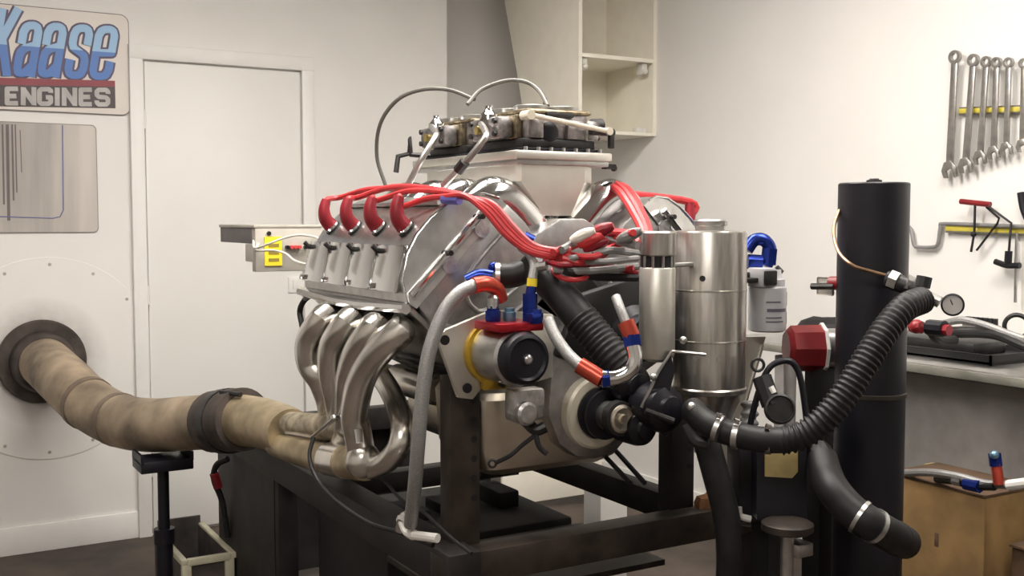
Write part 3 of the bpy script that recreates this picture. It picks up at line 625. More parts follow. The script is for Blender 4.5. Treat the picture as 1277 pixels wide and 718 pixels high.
solo('lead_wire', M().tube([at(322, 304, Y=3.30), at(320, 312, Y=3.24), at(340, 312, Y=3.18), at(356, 316, Y=3.15), at(366, 324, Y=3.1), at(380, 329, Y=2.98), at(398, 330, Y=2.82)], .0035, 8, 5), 'wire_white', 'white lead crossing below the middle of the yellow label', 'wire')
# wall outlet plate
p0, p1 = at(358, 345, Y=YB), at(386, 364, Y=YB)
ot = thing('wall_outlet', 'small white outlet plate on the door behind the engine', 'outlet', ((p0.x + p1.x) / 2, YB - .012, p1.z))
part('plate', M().box((p0.x, YB - .020, p1.z), (p1.x, YB - .011, p0.z), .004), 'trim_paint', ot)
part('socket', M().box((p0.x + .02, YB - .023, p1.z + .015), (p0.x + .045, YB - .018, p0.z - .015), .003), 'wall_paint', ot)

# ================================================================== CORNER CABINET
cbx = 2.80; cyf = 4.17; zb = 1.775
cc = thing('corner_cabinet', 'cream open-fronted wall cabinet hung high in the room corner', 'cabinet', ((cbx + XR) / 2, 4.5, zb))
part('side_panel', M().prism([(cbx, cyf, zb), (cbx, cyf, ZC_), (cbx, 4.90, ZC_), (cbx, 4.86, 2.52), (cbx, 4.72, 2.10), (cbx, 4.62, zb)], (.02, 0, 0)), 'cabinet_paint', cc)
part('side_panel', M().box((XR - .02, cyf, zb), (XR - .0005, 4.6, ZC_)), 'cabinet_paint', cc)
part('back_panel', M().box((cbx + .02, 4.56, zb), (XR - .02, 4.58, ZC_)), 'cabinet_paint', cc)
part('bottom_panel', M().box((cbx + .02, cyf + .005, zb), (XR - .02, 4.56, zb + .015)), 'cabinet_paint', cc)
zsf = at(765, 74, Y=cyf).z
sh = part('shelf', M().box((cbx + .02, cyf, zsf), (XR - .02, 4.56, zsf + .018)), 'cabinet_paint', cc)
for x_ in (cbx + .035, XR - .07): part('shelf_bracket', M().box((x_, cyf + .02, zsf - .055), (x_ + .03, cyf + .07, zsf), .006).ball((x_ + .015, cyf + .02, zsf - .04), .014), 'white_plastic', sh)
part('bottom_bracket', M().box((XR - .10, cyf + .02, zb + .015), (XR - .04, cyf + .06, zb + .04), .006), 'white_plastic', cc)

# ================================================================== SPARK PLUG WIRES
def plugwire(k, label, pts):
    y = CYL[k]; t = thing('spark_plug_wire', label, 'spark plug wire', bk(-1, .035, .60, y), 'red spark plug wires')
    base = bk(-1, .035, .600, y); b1 = bk(-1, .036, .632, y); b2 = bk(-1, .052, .655, y); b3 = bk(-1, .075, .668, y)
    part('boot', M().tube([base, b1, b2, b3], lambda s: .021 - .009 * s, 12, 4), 'red_boot', t)
    part('boot_tip', M().cyl(bk(-1, .035, .594, y), bk(-1, .034, .606, y), .0225, n=12), 'black_matte', t)
    part('wire', M().tube([b2, b3] + pts, .0072, 8, 6), 'red_silicone', t)
JX = [(690, 318), (700, 322), (708, 316), (698, 310)]
for k in range(4):
    y = CYL[k]
    lab = ['red plug wire from the frontmost boot of the left valve cover', 'red plug wire from the second boot behind the front of the left valve cover', 'red plug wire from the third boot along the left valve cover', 'red plug wire from the rearmost boot of the left valve cover'][k]
    jx = k * 3.0; d0 = 2.62 - .0
    st_pt = {0: [at(500, 258, d=2.53), at(530, 248, d=2.49), at(556, 245, d=2.44)], 1: [at(470, 250, d=2.64), at(510, 238, d=2.56), at(550, 239, d=2.46)],
             2: [at(447, 246, d=2.77), at(490, 233, d=2.66), at(545, 236, d=2.48)], 3: [at(425, 246, d=2.90), at(460, 236, d=2.80), at(520, 235, d=2.58), at(550, 239, d=2.47)]}[k]
    plugwire(k, lab, st_pt + [at(580 + jx, 244 + jx * .4, d=2.40), at(606 + jx, 264 - jx, d=2.37), at(630 + jx * 1.2, 292 - jx, d=2.35), at(655 + jx, 311 - jx * .7, d=2.34), at(680 + jx, 319 - jx * .8, d=2.33), at(712, 322 - jx * 1.2, d=2.33)])
part('wire_loom_tie', M().tube([at(553, 248, d=2.45), at(573, 249, d=2.42)], .012, 10), 'purple_anodised', [o for o in COL.objects if o.name.startswith('spark_plug_wire')][0], 'purple loom separator')
# ignition coil cluster and its wires
ic = thing('wire_loom', 'tangled cluster of red and grey ignition leads beside the tall tank', 'wire loom', at(740, 345, d=2.35))
for (p, mt, r_) in [
    ([(700, 322), (725, 328), (752, 318), (770, 296), (790, 290)], 'red_silicone', .008), ([(690, 315), (720, 304), (748, 290), (790, 291)], 'red_silicone', .009),
    ([(712, 318), (740, 320), (765, 307), (790, 300)], 'red_silicone', .007), ([(680, 330), (700, 346), (725, 348), (745, 338), (790, 334)], 'red_silicone', .006),
    ([(700, 312), (722, 300), (750, 297), (795, 306)], 'wire_grey', .009), ([(740, 318), (760, 312), (795, 316)], 'wire_grey', .008),
    ([(720, 326), (755, 326), (795, 322)], 'wire_grey', .007), ([(690, 336), (730, 338), (795, 332)], 'wire_grey', .008), ([(705, 338), (745, 345), (795, 346)], 'black_matte', .009),
    ([(680, 325), (700, 330), (742, 330), (795, 340)], 'red_boot', .007)]:
    part('lead', M().tube([at(a_, b_, d=2.36 - .05 * math.sin(i_ * 1.7 + r_ * 900)) for i_, (a_, b_) in enumerate(p)], r_, 8, 5), mt, ic)
for (a_, b_, mt, r_) in ((712, 300, 'wire_white', .016), (735, 294, 'red_boot', .018), (728, 312, 'red_boot', .013), (690, 333, 'wire_grey', .013), (770, 300, 'wire_grey', .016), (722, 306, 'red_silicone', .018)):
    p_ = at(a_, b_, d=2.34); q_ = at(a_ + 30, b_ - 13, d=2.32); part('connector', M().tube([p_.lerp(q_, k_ / 8) for k_ in range(9)], lambda s, r_=r_: r_ * .85 * math.sqrt(max(.02, math.sin(PI * (.08 + .84 * s)))), 10), mt, ic)
# right bank wires over the far valve cover
for k, (dx, lab) in enumerate(((0, 'red plug wire nearest the tank over the right valve cover'), (6, 'red plug wire second from the tank over the right valve cover'), (-7, 'red plug wire crossing the top of the right valve cover'))):
    y = CYL[k]; base = bk(1, .035, .600, y); t = thing('spark_plug_wire', lab, 'spark plug wire', base, 'red spark plug wires')
    b1 = bk(1, .03, .64, y); b2 = bk(1, .06, .675, y)
    part('boot', M().tube([base, b1, b2], lambda s: .020 - .007 * s, 12, 4), 'red_boot', t)
    part('wire', M().tube([b1, b2, at(752 + dx, 238 + k * 3, d=2.85), at(764 + dx, 229 + k * 2, d=2.78), at(780 + dx, 240, d=2.68), at(797 + dx * .8, 268, d=2.58), at(806 + dx * .6, 292, d=2.5), at(800 + dx, 305, d=2.46)], .010, 8, 6), 'red_silicone', t)

# ================================================================== PUMP ON ITS PLATE (left front)
pm = at(620, 440, Y=2.05)
pp = thing('oil_pump', 'silver cylindrical pump with black end and red top on a flat mounting plate', 'pump', (pm.x, 2.05, pm.z - .1))
pl_ = [(545, 420), (556, 411), (615, 386), (690, 392), (690, 470), (650, 482), (604, 480), (590, 498), (572, 496)]
plate = part('mounting_plate', M().prism([at(a_, b_, Y=2.075) for a_, b_ in pl_], (0, .014, 0), .002), 'sheet_aluminium', pp)
for a_, b_ in ((555, 424), (583, 484)):
    p_ = at(a_, b_, Y=2.073); part('plate_hole', M().cyl((p_.x, 2.072, p_.z), (p_.x, 2.078, p_.z), .011, n=14), 'black_matte', plate)
yf_ = part('gasket_flange', M().lathe((pm.x, 2.076, pm.z), (0, -1, 0), [(0, .070), (.014, .070), (.016, .062)], 36), 'yellow_zinc', pp)
ear = at(616, 478, Y=2.065); part('flange_ear', M().box((ear.x - .03, 2.06, ear.z - .014), (ear.x + .035, 2.075, ear.z + .03), .006), 'yellow_zinc', yf_)
part('ear_bolt', M().cyl((ear.x + .015, 2.05, ear.z), (ear.x + .015, 2.064, ear.z), .009, n=6), 'dark_steel', yf_)
part('housing', M().lathe((pm.x, 2.062, pm.z), (0, -1, 0), [(0, .058), (.004, .062), (.105, .062), (.112, .057)], 36), 'aluminium', pp)
en_ = part('end_cap', M().lathe((pm.x, 1.952, pm.z), (0, -1, 0), [(0, .056), (.02, .056), (.03, .053), (.034, .045), (.028, .040), (.028, .02)], 32), 'black_paint', pp)
part('centre_bolt', M().lathe((pm.x, 1.926, pm.z), (0, -1, 0), [(0, .011), (.01, .010), (.013, .006)], 12), 'aluminium', en_)
zt = pm.z + .062
part('manifold', M().box((pm.x - .055, 1.945, zt - .006), (pm.x + .055, 2.055, zt + .012), .003), 'red_anodised', pp)
for (dx, dy, mt, h, r_) in ((-.030, .015, 'blue_anodised', .035, .017), (.005, .005, 'pale_blue_anodised', .030, .014), (.035, -.05, 'blue_anodised', .030, .019)):
    part('port_fitting', M().lathe((pm.x + dx, 2.0 + dy, zt + .01), (0, 0, 1), [(0, r_ * .9), (.006, r_), (h * .7, r_), (h * .75, r_ * .8), (h, r_ * .8)], 6 if mt != 'pale_blue_anodised' else 14), mt, pp)
part('port_fitting', M().lathe((pm.x - .03, 2.015, zt + .04), (0, 0, 1), [(0, .013), (.022, .013), (.028, .008)], 12), 'aluminium', pp)
part('pickup_housing', M().lathe((pm.x + .03, 2.02, pm.z - .125), (0, -1, 0), [(0, .026), (.05, .026), (.055, .02)], 14).box((pm.x + .005, 1.985, pm.z - .145), (pm.x + .085, 2.03, pm.z - .075), .008), 'cast_aluminium', pp)

# blue tall fitting with yellow collar and pale hose going up
bf = thing('fuel_fitting_hose', 'pale hose with yellow collar and tall blue fitting above the pump', 'hose', at(662, 397, d=2.33))
part('fitting', M().tube([at(661, 402, d=2.33), at(661, 366, d=2.33)], .0165, 6), 'blue_anodised', bf)
part('fitting', M().tube([at(661, 370, d=2.33), at(663, 356, d=2.33)], .011, 12), 'blue_anodised', bf)
part('collar', M().tube([at(663, 357, d=2.33), at(664, 347, d=2.33)], .0115, 12), 'label_yellow', bf)
part('hose', M().tube([at(664, 348, d=2.33), at(666, 330, d=2.34), at(660, 316, d=2.36), at(650, 308, d=2.40)], .0105, 10, 5), 'braid', bf)
part('elbow', M().tube([at(665, 334, d=2.34), at(682, 331, d=2.33)], .011, 10), 'aluminium', bf)
# braided hose rising from the stand to the pump
bh_ = thing('braided_hose', 'thick grey braided hose rising in an arch to the red pump elbow', 'hose', at(510, 655, d=2.3))
part('hose', M().tube([at(512, 654, d=2.36), at(517, 610, d=2.3), at(521, 560, d=2.27), at(526, 500, d=2.26), at(535, 440, d=2.26), at(552, 393, d=2.27), at(572, 366, d=2.28), at(596, 354, d=2.30)], .0152, 14, 6), 'braid', bh_)
part('elbow', M().tube([at(590, 356, d=2.295), at(606, 354, d=2.31), at(619, 360, d=2.33), at(625, 374, d=2.345)], lambda s: .0185 - .003 * s, 14, 5), 'red_fitting', bh_)
part('blue_fitting', M().tube([at(582, 350, d=2.40), at(598, 343, d=2.40), at(614, 345, d=2.40)], .0145, 12, 4), 'blue_anodised', bh_)
part('end_fitting', M().tube([at(513, 650, d=2.37), at(503, 645, d=2.40), at(500, 660, d=2.42)], .014, 10, 3), 'polished', bh_)
# black coolant fittings left of the loom
cf = thing('coolant_neck', 'black rubber coolant neck with steel clamp above the pump', 'coolant neck', at(640, 350, d=2.42))
part('neck', M().tube([at(622, 344, d=2.42), at(640, 343, d=2.42), at(658, 336, d=2.42), at(668, 330, d=2.44)], .028, 16, 4), 'rubber', cf)
part('clamp', M().tube([at(618, 344, d=2.42), at(624, 344, d=2.42)], .030, 16), 'aluminium', cf)
part('bleed_cap', M().ball(at(615, 333, d=2.42), .012), 'blue_anodised', cf)
part('filler_cap', M().cyl(at(652, 297, d=2.44), at(664, 303, d=2.44), .018, n=12), 'blue_anodised', cf)
# thick black ribbed hose crossing the front
rh = thing('radiator_hose', 'thick black ribbed hose slanting across the front of the engine', 'hose', at(780, 470, d=2.3))
part('hose', M().tube([at(662, 330, d=2.43), at(685, 352, d=2.38), at(710, 380, d=2.34), at(728, 402, d=2.32)], .036, 18, 6), 'rubber', rh)
part('ribbed_end', M().tube([at(724, 397, d=2.32), at(745, 422, d=2.30), at(765, 446, d=2.28), at(785, 470, d=2.27)], .037, 18, 6, ripple=(.012, .0035)), 'rubber', rh, ang=60)
# steel braided oil hose with red ends and silver elbow
oh = thing('oil_hose', 'thin steel hose with red couplings and silver elbow in front of the crank', 'hose', at(740, 480, d=2.18))
part('hose', M().tube([at(683, 398, d=2.24), at(693, 420, d=2.22), at(708, 441, d=2.20), at(726, 458, d=2.18)], .0125, 12, 5), 'braid', oh)
part('coupling', M().tube([at(722, 455, d=2.185), at(735, 463, d=2.18), at(751, 473, d=2.17)], .0175, 12), 'red_fitting', oh)
part('elbow', M().tube([at(750, 471, d=2.17), at(768, 471, d=2.17), at(784, 463, d=2.17), at(792, 448, d=2.17), at(789, 430, d=2.17)], .0155, 14, 5), 'polished', oh)
part('nut', M().tube([at(750, 473, d=2.17), at(760, 472, d=2.17)], .0185, 6), 'blue_anodised', oh)
part('nut', M().tube([at(790, 432, d=2.17), at(788, 419, d=2.175)], .0195, 6), 'blue_anodised', oh)
part('coupling', M().tube([at(788, 420, d=2.175), at(780, 401, d=2.18)], .0175, 12), 'red_fitting', oh)
part('hose', M().tube([at(781, 403, d=2.18), at(774, 386, d=2.19), at(768, 370, d=2.21)], .010, 12, 4), 'braid', oh)

# trigger pickup leads hanging over the oil pan
tw = thing('sensor_lead', 'dark twisted sensor lead hanging over the front of the oil pan', 'wire', at(640, 580, d=2.35))
part('sensor', M().tube([at(655, 524, d=2.38), at(668, 536, d=2.36), at(680, 532, d=2.36)], .013, 10, 3), 'dark_steel', tw)
part('lead', M().tube([at(668, 542, d=2.36), at(650, 556, d=2.36), at(636, 568, d=2.36), at(618, 577, d=2.37)], .005, 8, 5), 'black_matte', tw)
part('lead', M().tube([at(668, 540, d=2.36), at(672, 556, d=2.35), at(682, 566, d=2.35)], .006, 8, 5), 'black_matte', tw)
part('ring_terminal', M().torus(at(614, 578, d=2.37), _f, .008, .003, 16, 6), 'dark_steel', tw)

# ================================================================== TANKS (right front)
TC = at(885, 385, d=2.60); tz0, tz1 = at(885, 483, d=2.6).z, at(885, 288, d=2.6).z
tk = thing('oil_tank', 'tall brushed steel dry sump oil tank with cone bottom', 'tank', (TC.x, TC.y, tz0 - .1))
r = .0865
part('body', M().lathe((TC.x, TC.y, tz0), (0, 0, 1), [(-.012, r - .004), (-.010, r + .002), (0, r + .003), (.004, r), (tz1 - tz0 - .006, r), (tz1 - tz0, r - .003), (tz1 - tz0 + .002, r - .02)], 56), 'brushed_tank', tk)
part('cone', M().lathe((TC.x, TC.y, tz0 - .01), (0, 0, -1), [(0, r - .005), (.02, r - .012), (.11, .035), (.15, .033)], 40), 'brushed_tank', tk)
part('filler_neck', M().lathe((TC.x, TC.y, tz1), (0, 0, 1), [(0, .036), (.012, .036), (.014, .040), (.024, .041), (.028, .036)], 28), 'aluminium', tk)
for fz in (.30, .62): part('seam_band', M().lathe((TC.x, TC.y, tz0 + (tz1 - tz0) * fz), (0, 0, 1), [(0, r), (.0005, r + .0012), (.004, r + .0012), (.0045, r)], 56, cap=False), 'brushed_tank', tk)
def tdir(px): # outward direction on the tank towards a picture column
    p = at(px, 380, d=2.52); v_ = V((p.x - TC.x, p.y - TC.y, 0)); return v_.normalized()
for px_, py_ in ((876, 347), (868, 447), (897, 447)):
    dr_ = tdir(px_); z_ = at(px_, py_, d=2.52).z
    part('rivet', M().cyl(V((TC.x, TC.y, z_)) + dr_ * (r - .003), V((TC.x, TC.y, z_)) + dr_ * (r + .003), .007, n=10), 'dark_steel' if py_ < 400 else 'aluminium', tk)
bk0 = V((TC.x, TC.y, 0))
part('mount_bar', M().box((TC.x + .06, TC.y + .03, at(920, 346, d=2.6).z - .008), (TC.x + .20, TC.y + .05, at(920, 346, d=2.6).z + .008), .002), 'dark_steel', tk)
SC = at(819.5, 385, d=2.47); sz0, sz1 = at(819, 440, d=2.47).z, at(819, 333, d=2.47).z; sz2 = at(819, 288, d=2.47).z
ct = thing('breather_can', 'narrow aluminium breather canister strapped beside the tall tank', 'canister', (SC.x, SC.y, sz0 - .03))
part('body', M().lathe((SC.x, SC.y, sz0), (0, 0, 1), [(-.02, .02), (-.012, .036), (0, .041), (sz1 - sz0 - .004, .041), (sz1 - sz0, .039)], 36), 'sheet_aluminium', ct)
part('filter_gap', M().cyl((SC.x, SC.y, sz1 - .002), (SC.x, SC.y, sz1 + .028), .036, n=28), 'black_matte', ct)
for k in range(10):
    a_ = 2 * PI * k / 10; part('post', M().cyl((SC.x + .037 * math.cos(a_), SC.y + .037 * math.sin(a_), sz1), (SC.x + .037 * math.cos(a_), SC.y + .037 * math.sin(a_), sz1 + .026), .0035, n=6), 'aluminium', ct)
part('cap', M().lathe((SC.x, SC.y, sz1 + .026), (0, 0, 1), [(0, .039), (.003, .042), (sz2 - sz1 - .030, .042), (sz2 - sz1 - .026, .038)], 36), 'brushed_tank', ct)
part('strap', M().beam((SC.x + .03, SC.y - .0, sz1 + .004), (TC.x - .06, TC.y - .02, sz1 + .004), .02, .010), 'aluminium', ct)
# bracket with light edge below the canister
br = thing('tank_bracket', 'black triangular tank bracket with bare light metal edge', 'bracket', at(830, 500, d=2.4))
bp_ = [(836, 440), (842, 462), (832, 500), (812, 520), (796, 516), (808, 490)]
part('plate', M().prism([at(a_, b_, d=2.43) for a_, b_ in bp_], _fh * .01), 'black_paint', br)
part('edge', M().tube([at(800, 508, d=2.425), at(822, 462, d=2.425), at(838, 438, d=2.425), at(880, 442, d=2.425)], .004, 8), 'aluminium', br)
part('bolt', M().ball(at(852, 424, d=2.42), .009), 'aluminium', br)
part('bolt', M().ball(at(815, 470, d=2.42), .009), 'aluminium', br)
# grey angled support behind the tank
sp = thing('tank_support', 'grey slanted sheet metal support behind the oil tank', 'bracket', at(910, 560, d=2.72))
part('panel', M().prism([at(928, 420, d=2.76), at(955, 420, d=2.76), at(920, 540, d=2.76), at(912, 590, d=2.76), at(895, 590, d=2.76)], _fh * .012), 'box_grey', sp)
part('edge_fold', M().tube([at(951, 430, d=2.755), at(919, 538, d=2.755)], .005, 6), 'box_grey', sp)
# oil filter with printed can and blue elbow
FC = at(957, 378, d=2.72); fz0, fz1 = at(957, 413, d=2.72).z, at(957, 358, d=2.72).z
of = thing('oil_filter', 'white spin-on oil filter with dark print under a blue elbow', 'oil filter', (FC.x, FC.y, fz0))
can = part('can', M().lathe((FC.x, FC.y, fz0), (0, 0, 1), [(0, .040), (.004, .047), (fz1 - fz0, .047), (fz1 - fz0 + .004, .043)], 36), 'filter_white', of)
part('head', M().lathe((FC.x, FC.y, fz1), (0, 0, 1), [(0, .043), (.02, .043), (.03, .034), (.045, .032)], 28).box((FC.x - .05, FC.y - .035, fz1 + .002), (FC.x - .005, FC.y + .02, fz1 + .05), .004), 'filter_white', of)
part('port', M().box((FC.x - .046, FC.y - .045, fz1 + .008), (FC.x - .010, FC.y - .03, fz1 + .044), .003), 'black_matte', of)
for (za, zb_, a0, a1) in ((.052, .060, -2.35, -1.15), (.036, .039, -2.4, -1.5), (.026, .029, -2.4, -1.4), (.075, .078, -2.4, -1.6), (.066, .10, -.95, -.75), (.02, .05, -.95, -.75)):
    pts_ = [(FC.x + .0476 * math.cos(a0 + (a1 - a0) * k / 6), FC.y + .0476 * math.sin(a0 + (a1 - a0) * k / 6)) for k in range(7)]
    mb = M(); mb.ring_loft([[V((x, y, fz0 + za)), V((x, y, fz0 + zb_)), V((FC.x + (x - FC.x) * .97, FC.y + (y - FC.y) * .97, fz0 + zb_)), V((FC.x + (x - FC.x) * .97, FC.y + (y - FC.y) * .97, fz0 + za))] for x, y in pts_])
    part('printed_stripe', mb, 'filter_ink', can)
bl = part('blue_elbow', M().tube([at(931, 312, d=2.72), at(940, 300, d=2.72), at(952, 299, d=2.72), at(960, 309, d=2.72), at(959, 322, d=2.72), at(955, 332, d=2.72)], .0165, 14, 5), 'blue_anodised', of)
part('hex_nut', M().tube([at(960, 310, d=2.72), at(958, 330, d=2.72)], .0215, 6), 'blue_anodised', of)
part('blue_nut', M().tube([at(932, 326, d=2.72), at(950, 327, d=2.72)], .019, 6), 'blue_anodised', of)
part('mount_arm', M().beam((TC.x, TC.y, fz1 + .02), (FC.x, FC.y, fz1 + .02), .03, .012), 'dark_steel', of)
part('sensor', M().tube([at(966, 335, d=2.72), at(973, 342, d=2.72)], .013, 8), 'dark_steel', of)

# ================================================================== BLACK TOWER, HOSES
TW = at(1090, 228, d=2.56); twz = TW.z
tw_ = thing('cooling_tower', 'tall black cylindrical water column standing in front of the workbench', 'water column', (TW.x, TW.y, 0))
rT = .0815
part('column', M().lathe((TW.x, TW.y, 0), (0, 0, 1), [(0, rT), (twz - .003, rT), (twz, rT - .003)], 56), 'black_paint', tw_)
part('cap_fitting', M().lathe((TW.x, TW.y, twz - .002), (0, 0, 1), [(0, .020), (.008, .020), (.010, .012), (.012, .012)], 6), 'dark_steel', tw_)
zbnd = at(1090, 499, d=2.48).z
part('band_clamp', M().lathe((TW.x, TW.y, zbnd - .006), (0, 0, 1), [(0, rT), (.001, rT + .003), (.010, rT + .003), (.011, rT)], 56, cap=False), 'stand_bare', tw_)
part('base_plate', M().lathe((TW.x, TW.y, 0), (0, 0, 1), [(0, .13), (.015, .13)], 40), 'black_paint', tw_)
# copper capillary tube around the column
solo('capillary_tube', M().tube([at(1047, 262, d=2.56), at(1040, 285, d=2.54), at(1045, 312, d=2.50), at(1062, 330, d=2.45), at(1085, 338, d=2.44), at(1112, 345, d=2.43)], .0042, 8, 6), 'copper_tube', 'thin copper tube curling round the black column', 'tube')
# valve tee and gauge at the top of the ribbed hose
vt = thing('valve_tee', 'metal valve tee with round pressure gauge beside the black column', 'valve', at(1140, 375, d=2.40))
part('body', M().tube([at(1106, 348, d=2.44), at(1124, 354, d=2.42), at(1146, 362, d=2.40)], .020, 12), 'dark_steel', vt)
part('nut', M().tube([at(1110, 347, d=2.43), at(1120, 351, d=2.42)], .022, 6), 'aluminium', vt)
part('nut', M().tube([at(1128, 352, d=2.41), at(1137, 356, d=2.41)], .020, 6), 'aluminium', vt)
part('valve_knob', M().cyl(at(1150, 358, d=2.39), at(1153, 345, d=2.39), .017, n=10), 'black_matte', vt)
part('brass_neck', M().tube([at(1146, 362, d=2.40), at(1160, 371, d=2.39), at(1172, 377, d=2.38)], .013, 10), 'aluminium', vt)
gc = at(1188, 380, d=2.36)
gd = (CAM - gc); gd.z *= .2; gd.normalize()
gg = part('gauge_case', M().lathe(gc, gd, [(-.02, .020), (-.012, .0245), (.004, .0245), (.006, .021), (.003, .020)], 30), 'black_paint', vt)
part('gauge_dial', M().lathe(gc + gd * .003, gd, [(0, .0205), (.001, .0205)], 30), 'gauge_face', gg)
part('gauge_needle', M().beam(gc + gd * .005, gc + gd * .005 + V((-.008, .0, .012)), .002, .001, 0), 'black_matte', gg)
# ribbed hose from the tee to the pump
ch_ = thing('ribbed_hose', 'long black ribbed hose curving from the gauge tee to the oil tank', 'hose', at(1000, 545, d=2.35))
HP = [at(1150, 374, d=2.38), at(1128, 384, d=2.33), at(1104, 412, d=2.30), at(1080, 450, d=2.28), at(1055, 490, d=2.27), at(1028, 523, d=2.27), at(1000, 543, d=2.28), at(972, 550, d=2.29)]
part('ribbed_hose_body', M().tube(HP, .0285, 18, 8, ripple=(.0125, .0045)), 'rubber', ch_, ang=60)
part('smooth_end', M().tube([at(980, 549, d=2.288), at(950, 548, d=2.29), at(918, 542, d=2.30), at(890, 532, d=2.32), at(872, 520, d=2.36), at(864, 510, d=2.40)], .0275, 18, 6), 'rubber', ch_)
for a_, b_, c_, d_ in ((962, 549, 954, 548.5), (922, 543, 915, 541.5), (899, 535.5, 893, 533)):
    part('hose_clamp', M().tube([at(a_, b_, d=2.29), at(c_, d_, d=2.295)], .0300, 20), 'aluminium', ch_)
    part('clamp_screw', M().tube([at((a_ + c_) / 2 - 3, b_ - 18, d=2.275), at((a_ + c_) / 2 + 3, b_ - 16, d=2.275)], .007, 8), 'polished', ch_)
# elbow hose at the bottom of the column
eh = thing('elbow_hose', 'short black elbow hose clamped to the foot of the black column', 'hose', at(1100, 690, d=2.3))
part('hose', M().tube([at(1024, 572, d=2.42), at(1030, 592, d=2.38), at(1040, 612, d=2.33), at(1060, 635, d=2.29), at(1086, 653, d=2.27), at(1112, 668, d=2.30), at(1128, 676, d=2.36)], .036, 20, 6), 'rubber', eh)
part('hose_end', M().ball(at(1118, 671, d=2.32), .038), 'rubber', eh)
es_ = spline([at(1024, 572, d=2.42), at(1030, 592, d=2.38), at(1040, 612, d=2.33), at(1060, 635, d=2.29), at(1086, 653, d=2.27), at(1112, 668, d=2.30), at(1128, 676, d=2.36)], 12)
for k in (41, 49): part('hose_clamp', M().tube([es_[k], es_[k + 2]], .0385, 24), 'aluminium', eh)
part('upper_fitting', M().tube([at(1010, 556, d=2.46), at(1022, 566, d=2.43), at(1026, 578, d=2.41)], .030, 10, 3).ball(at(1004, 553, d=2.44), .013), 'dark_steel', eh)
# thick hose hanging below the tank
solo('drain_hose', M().tube([at(872, 510, d=2.45), at(880, 545, d=2.43), at(892, 590, d=2.42), at(905, 640, d=2.42), at(910, 690, d=2.42), at(908, 760, d=2.44), V((at(905, 800, d=2.46).x, at(905, 800, d=2.46).y, .2))], .030, 16, 6), 'rubber', 'smooth black drain hose hanging down from under the oil tank', 'hose')
# scavenge pump: dark round bodies under the canister, in front of the crank
sc = thing('scavenge_pump', 'black round scavenge pump beneath the breather canister', 'pump', at(815, 550, d=2.38))
for a_, b_, r_, d_ in ((830, 510, .055, 2.44), (800, 534, .042, 2.47), (790, 480, .05, 2.5)):
    c_ = at(a_, b_, d=d_); part('pump_section', M().lathe(c_ + V((0, .07, 0)), (0, -1, 0), [(0, r_), (.06, r_), (.075, r_ * .92), (.085, r_ * .6), (.095, r_ * .55), (.10, r_ * .2)], 28), 'black_paint', sc)
part('pump_frame', M().beam(at(795, 490, d=2.52), at(838, 535, d=2.52), .05, .05, .006), 'black_paint', sc)
part('fitting', M().tube([at(858, 528, d=2.38), at(868, 548, d=2.37), at(884, 552, d=2.36)], .018, 10, 3), 'dark_steel', sc)
part('fitting', M().ball(at(862, 507, d=2.36), .011), 'aluminium', sc)
part('drive_shaft', M().tube([at(840, 525, d=2.36), at(805, 512, d=2.36)], .007, 8), 'dark_steel', sc)

# red motor left of the column
RM = at(1004, 434, d=2.72); ax = (at(1040, 434, d=2.72) - RM).normalized()
rm = thing('red_motor', 'red octagonal motor housing with silver flange beside the black column', 'motor', RM - V((0, 0, .06)))
part('housing', M().lathe(at(980, 434, d=2.72), ax, [(0, .045), (.012, .057), (.09, .059), (.092, .05)], 8), 'red_paint', rm)
part('flange', M().lathe(at(1023, 434, d=2.72), ax, [(0, .064), (.008, .064)], 8), 'white_plastic', rm)
part('gearbox', M().lathe(at(1027, 434, d=2.72), ax, [(0, .05), (.05, .05)], 20), 'aluminium', rm)
mf = at(1030, 462, d=2.74)
part('shade_block', M().box((mf.x - .045, mf.y - .03, 0), (mf.x + .045, mf.y + .03, mf.z + .02), .004), 'black_matte', rm)  # black block added to darken the shadowed gap beside the column
# fitting sticking out of the column on the left
fi = thing('sensor_fitting', 'grey sensor fitting with red collar on the side of the black column', 'fitting', at(1030, 362, d=2.62))
part('body', M().box(at(1020, 345, d=2.66) , at(1039, 369, d=2.62), .004), 'box_grey', fi)
part('stem', M().tube([at(1012, 357, d=2.64), at(1040, 357, d=2.60)], .008, 8), 'dark_steel', fi)
part('collar', M().tube([at(1036, 353, d=2.62), at(1048, 353, d=2.60)], .017, 12), 'red_paint', fi)

# control head: arched handle, round dial, black box with tan label
cbp = at(972, 600, d=2.50)
kb = thing('load_valve', 'black load valve box with tan label and arched handle under the ribbed hose', 'control box', (cbp.x, cbp.y, .45))
k0_, k1_ = at(936, 545, d=2.48), at(1010, 650, d=2.48)
part('box', M().box((cbp.x - .085, cbp.y - .02, k1_.z), (cbp.x + .06, cbp.y + .10, k0_.z), .005, Matrix.Rotation(-.5, 3, 'Z')), 'black_paint', kb)
tn = [at(954, 561, d=2.40), at(995, 558, d=2.40), at(995, 588, d=2.40), at(988, 596, d=2.40), at(954, 594, d=2.40)]
part('tan_label', M().prism(tn, _fh * .003), 'paper_tan', kb)
part('label_backing', M().prism([at(944, 550, d=2.405), at(1006, 550, d=2.405), at(1006, 648, d=2.405), at(944, 648, d=2.405)], _fh * .06), 'black_paint', kb)
part('arched_handle', M().tube([at(932, 545, d=2.50), at(944, 495, d=2.50), at(957, 462, d=2.50), at(972, 451, d=2.50), at(988, 452, d=2.50), at(999, 475, d=2.50), at(1008, 540, d=2.50)], .0075, 10, 6), 'black_paint', kb)
part('grip', M().tube([at(950, 470, d=2.46), at(962, 505, d=2.44)], .022, 8), 'black_matte', kb)
part('grip_window', M().tube([at(961, 482, d=2.435), at(965, 490, d=2.432)], .007, 8), 'white_plastic', kb)
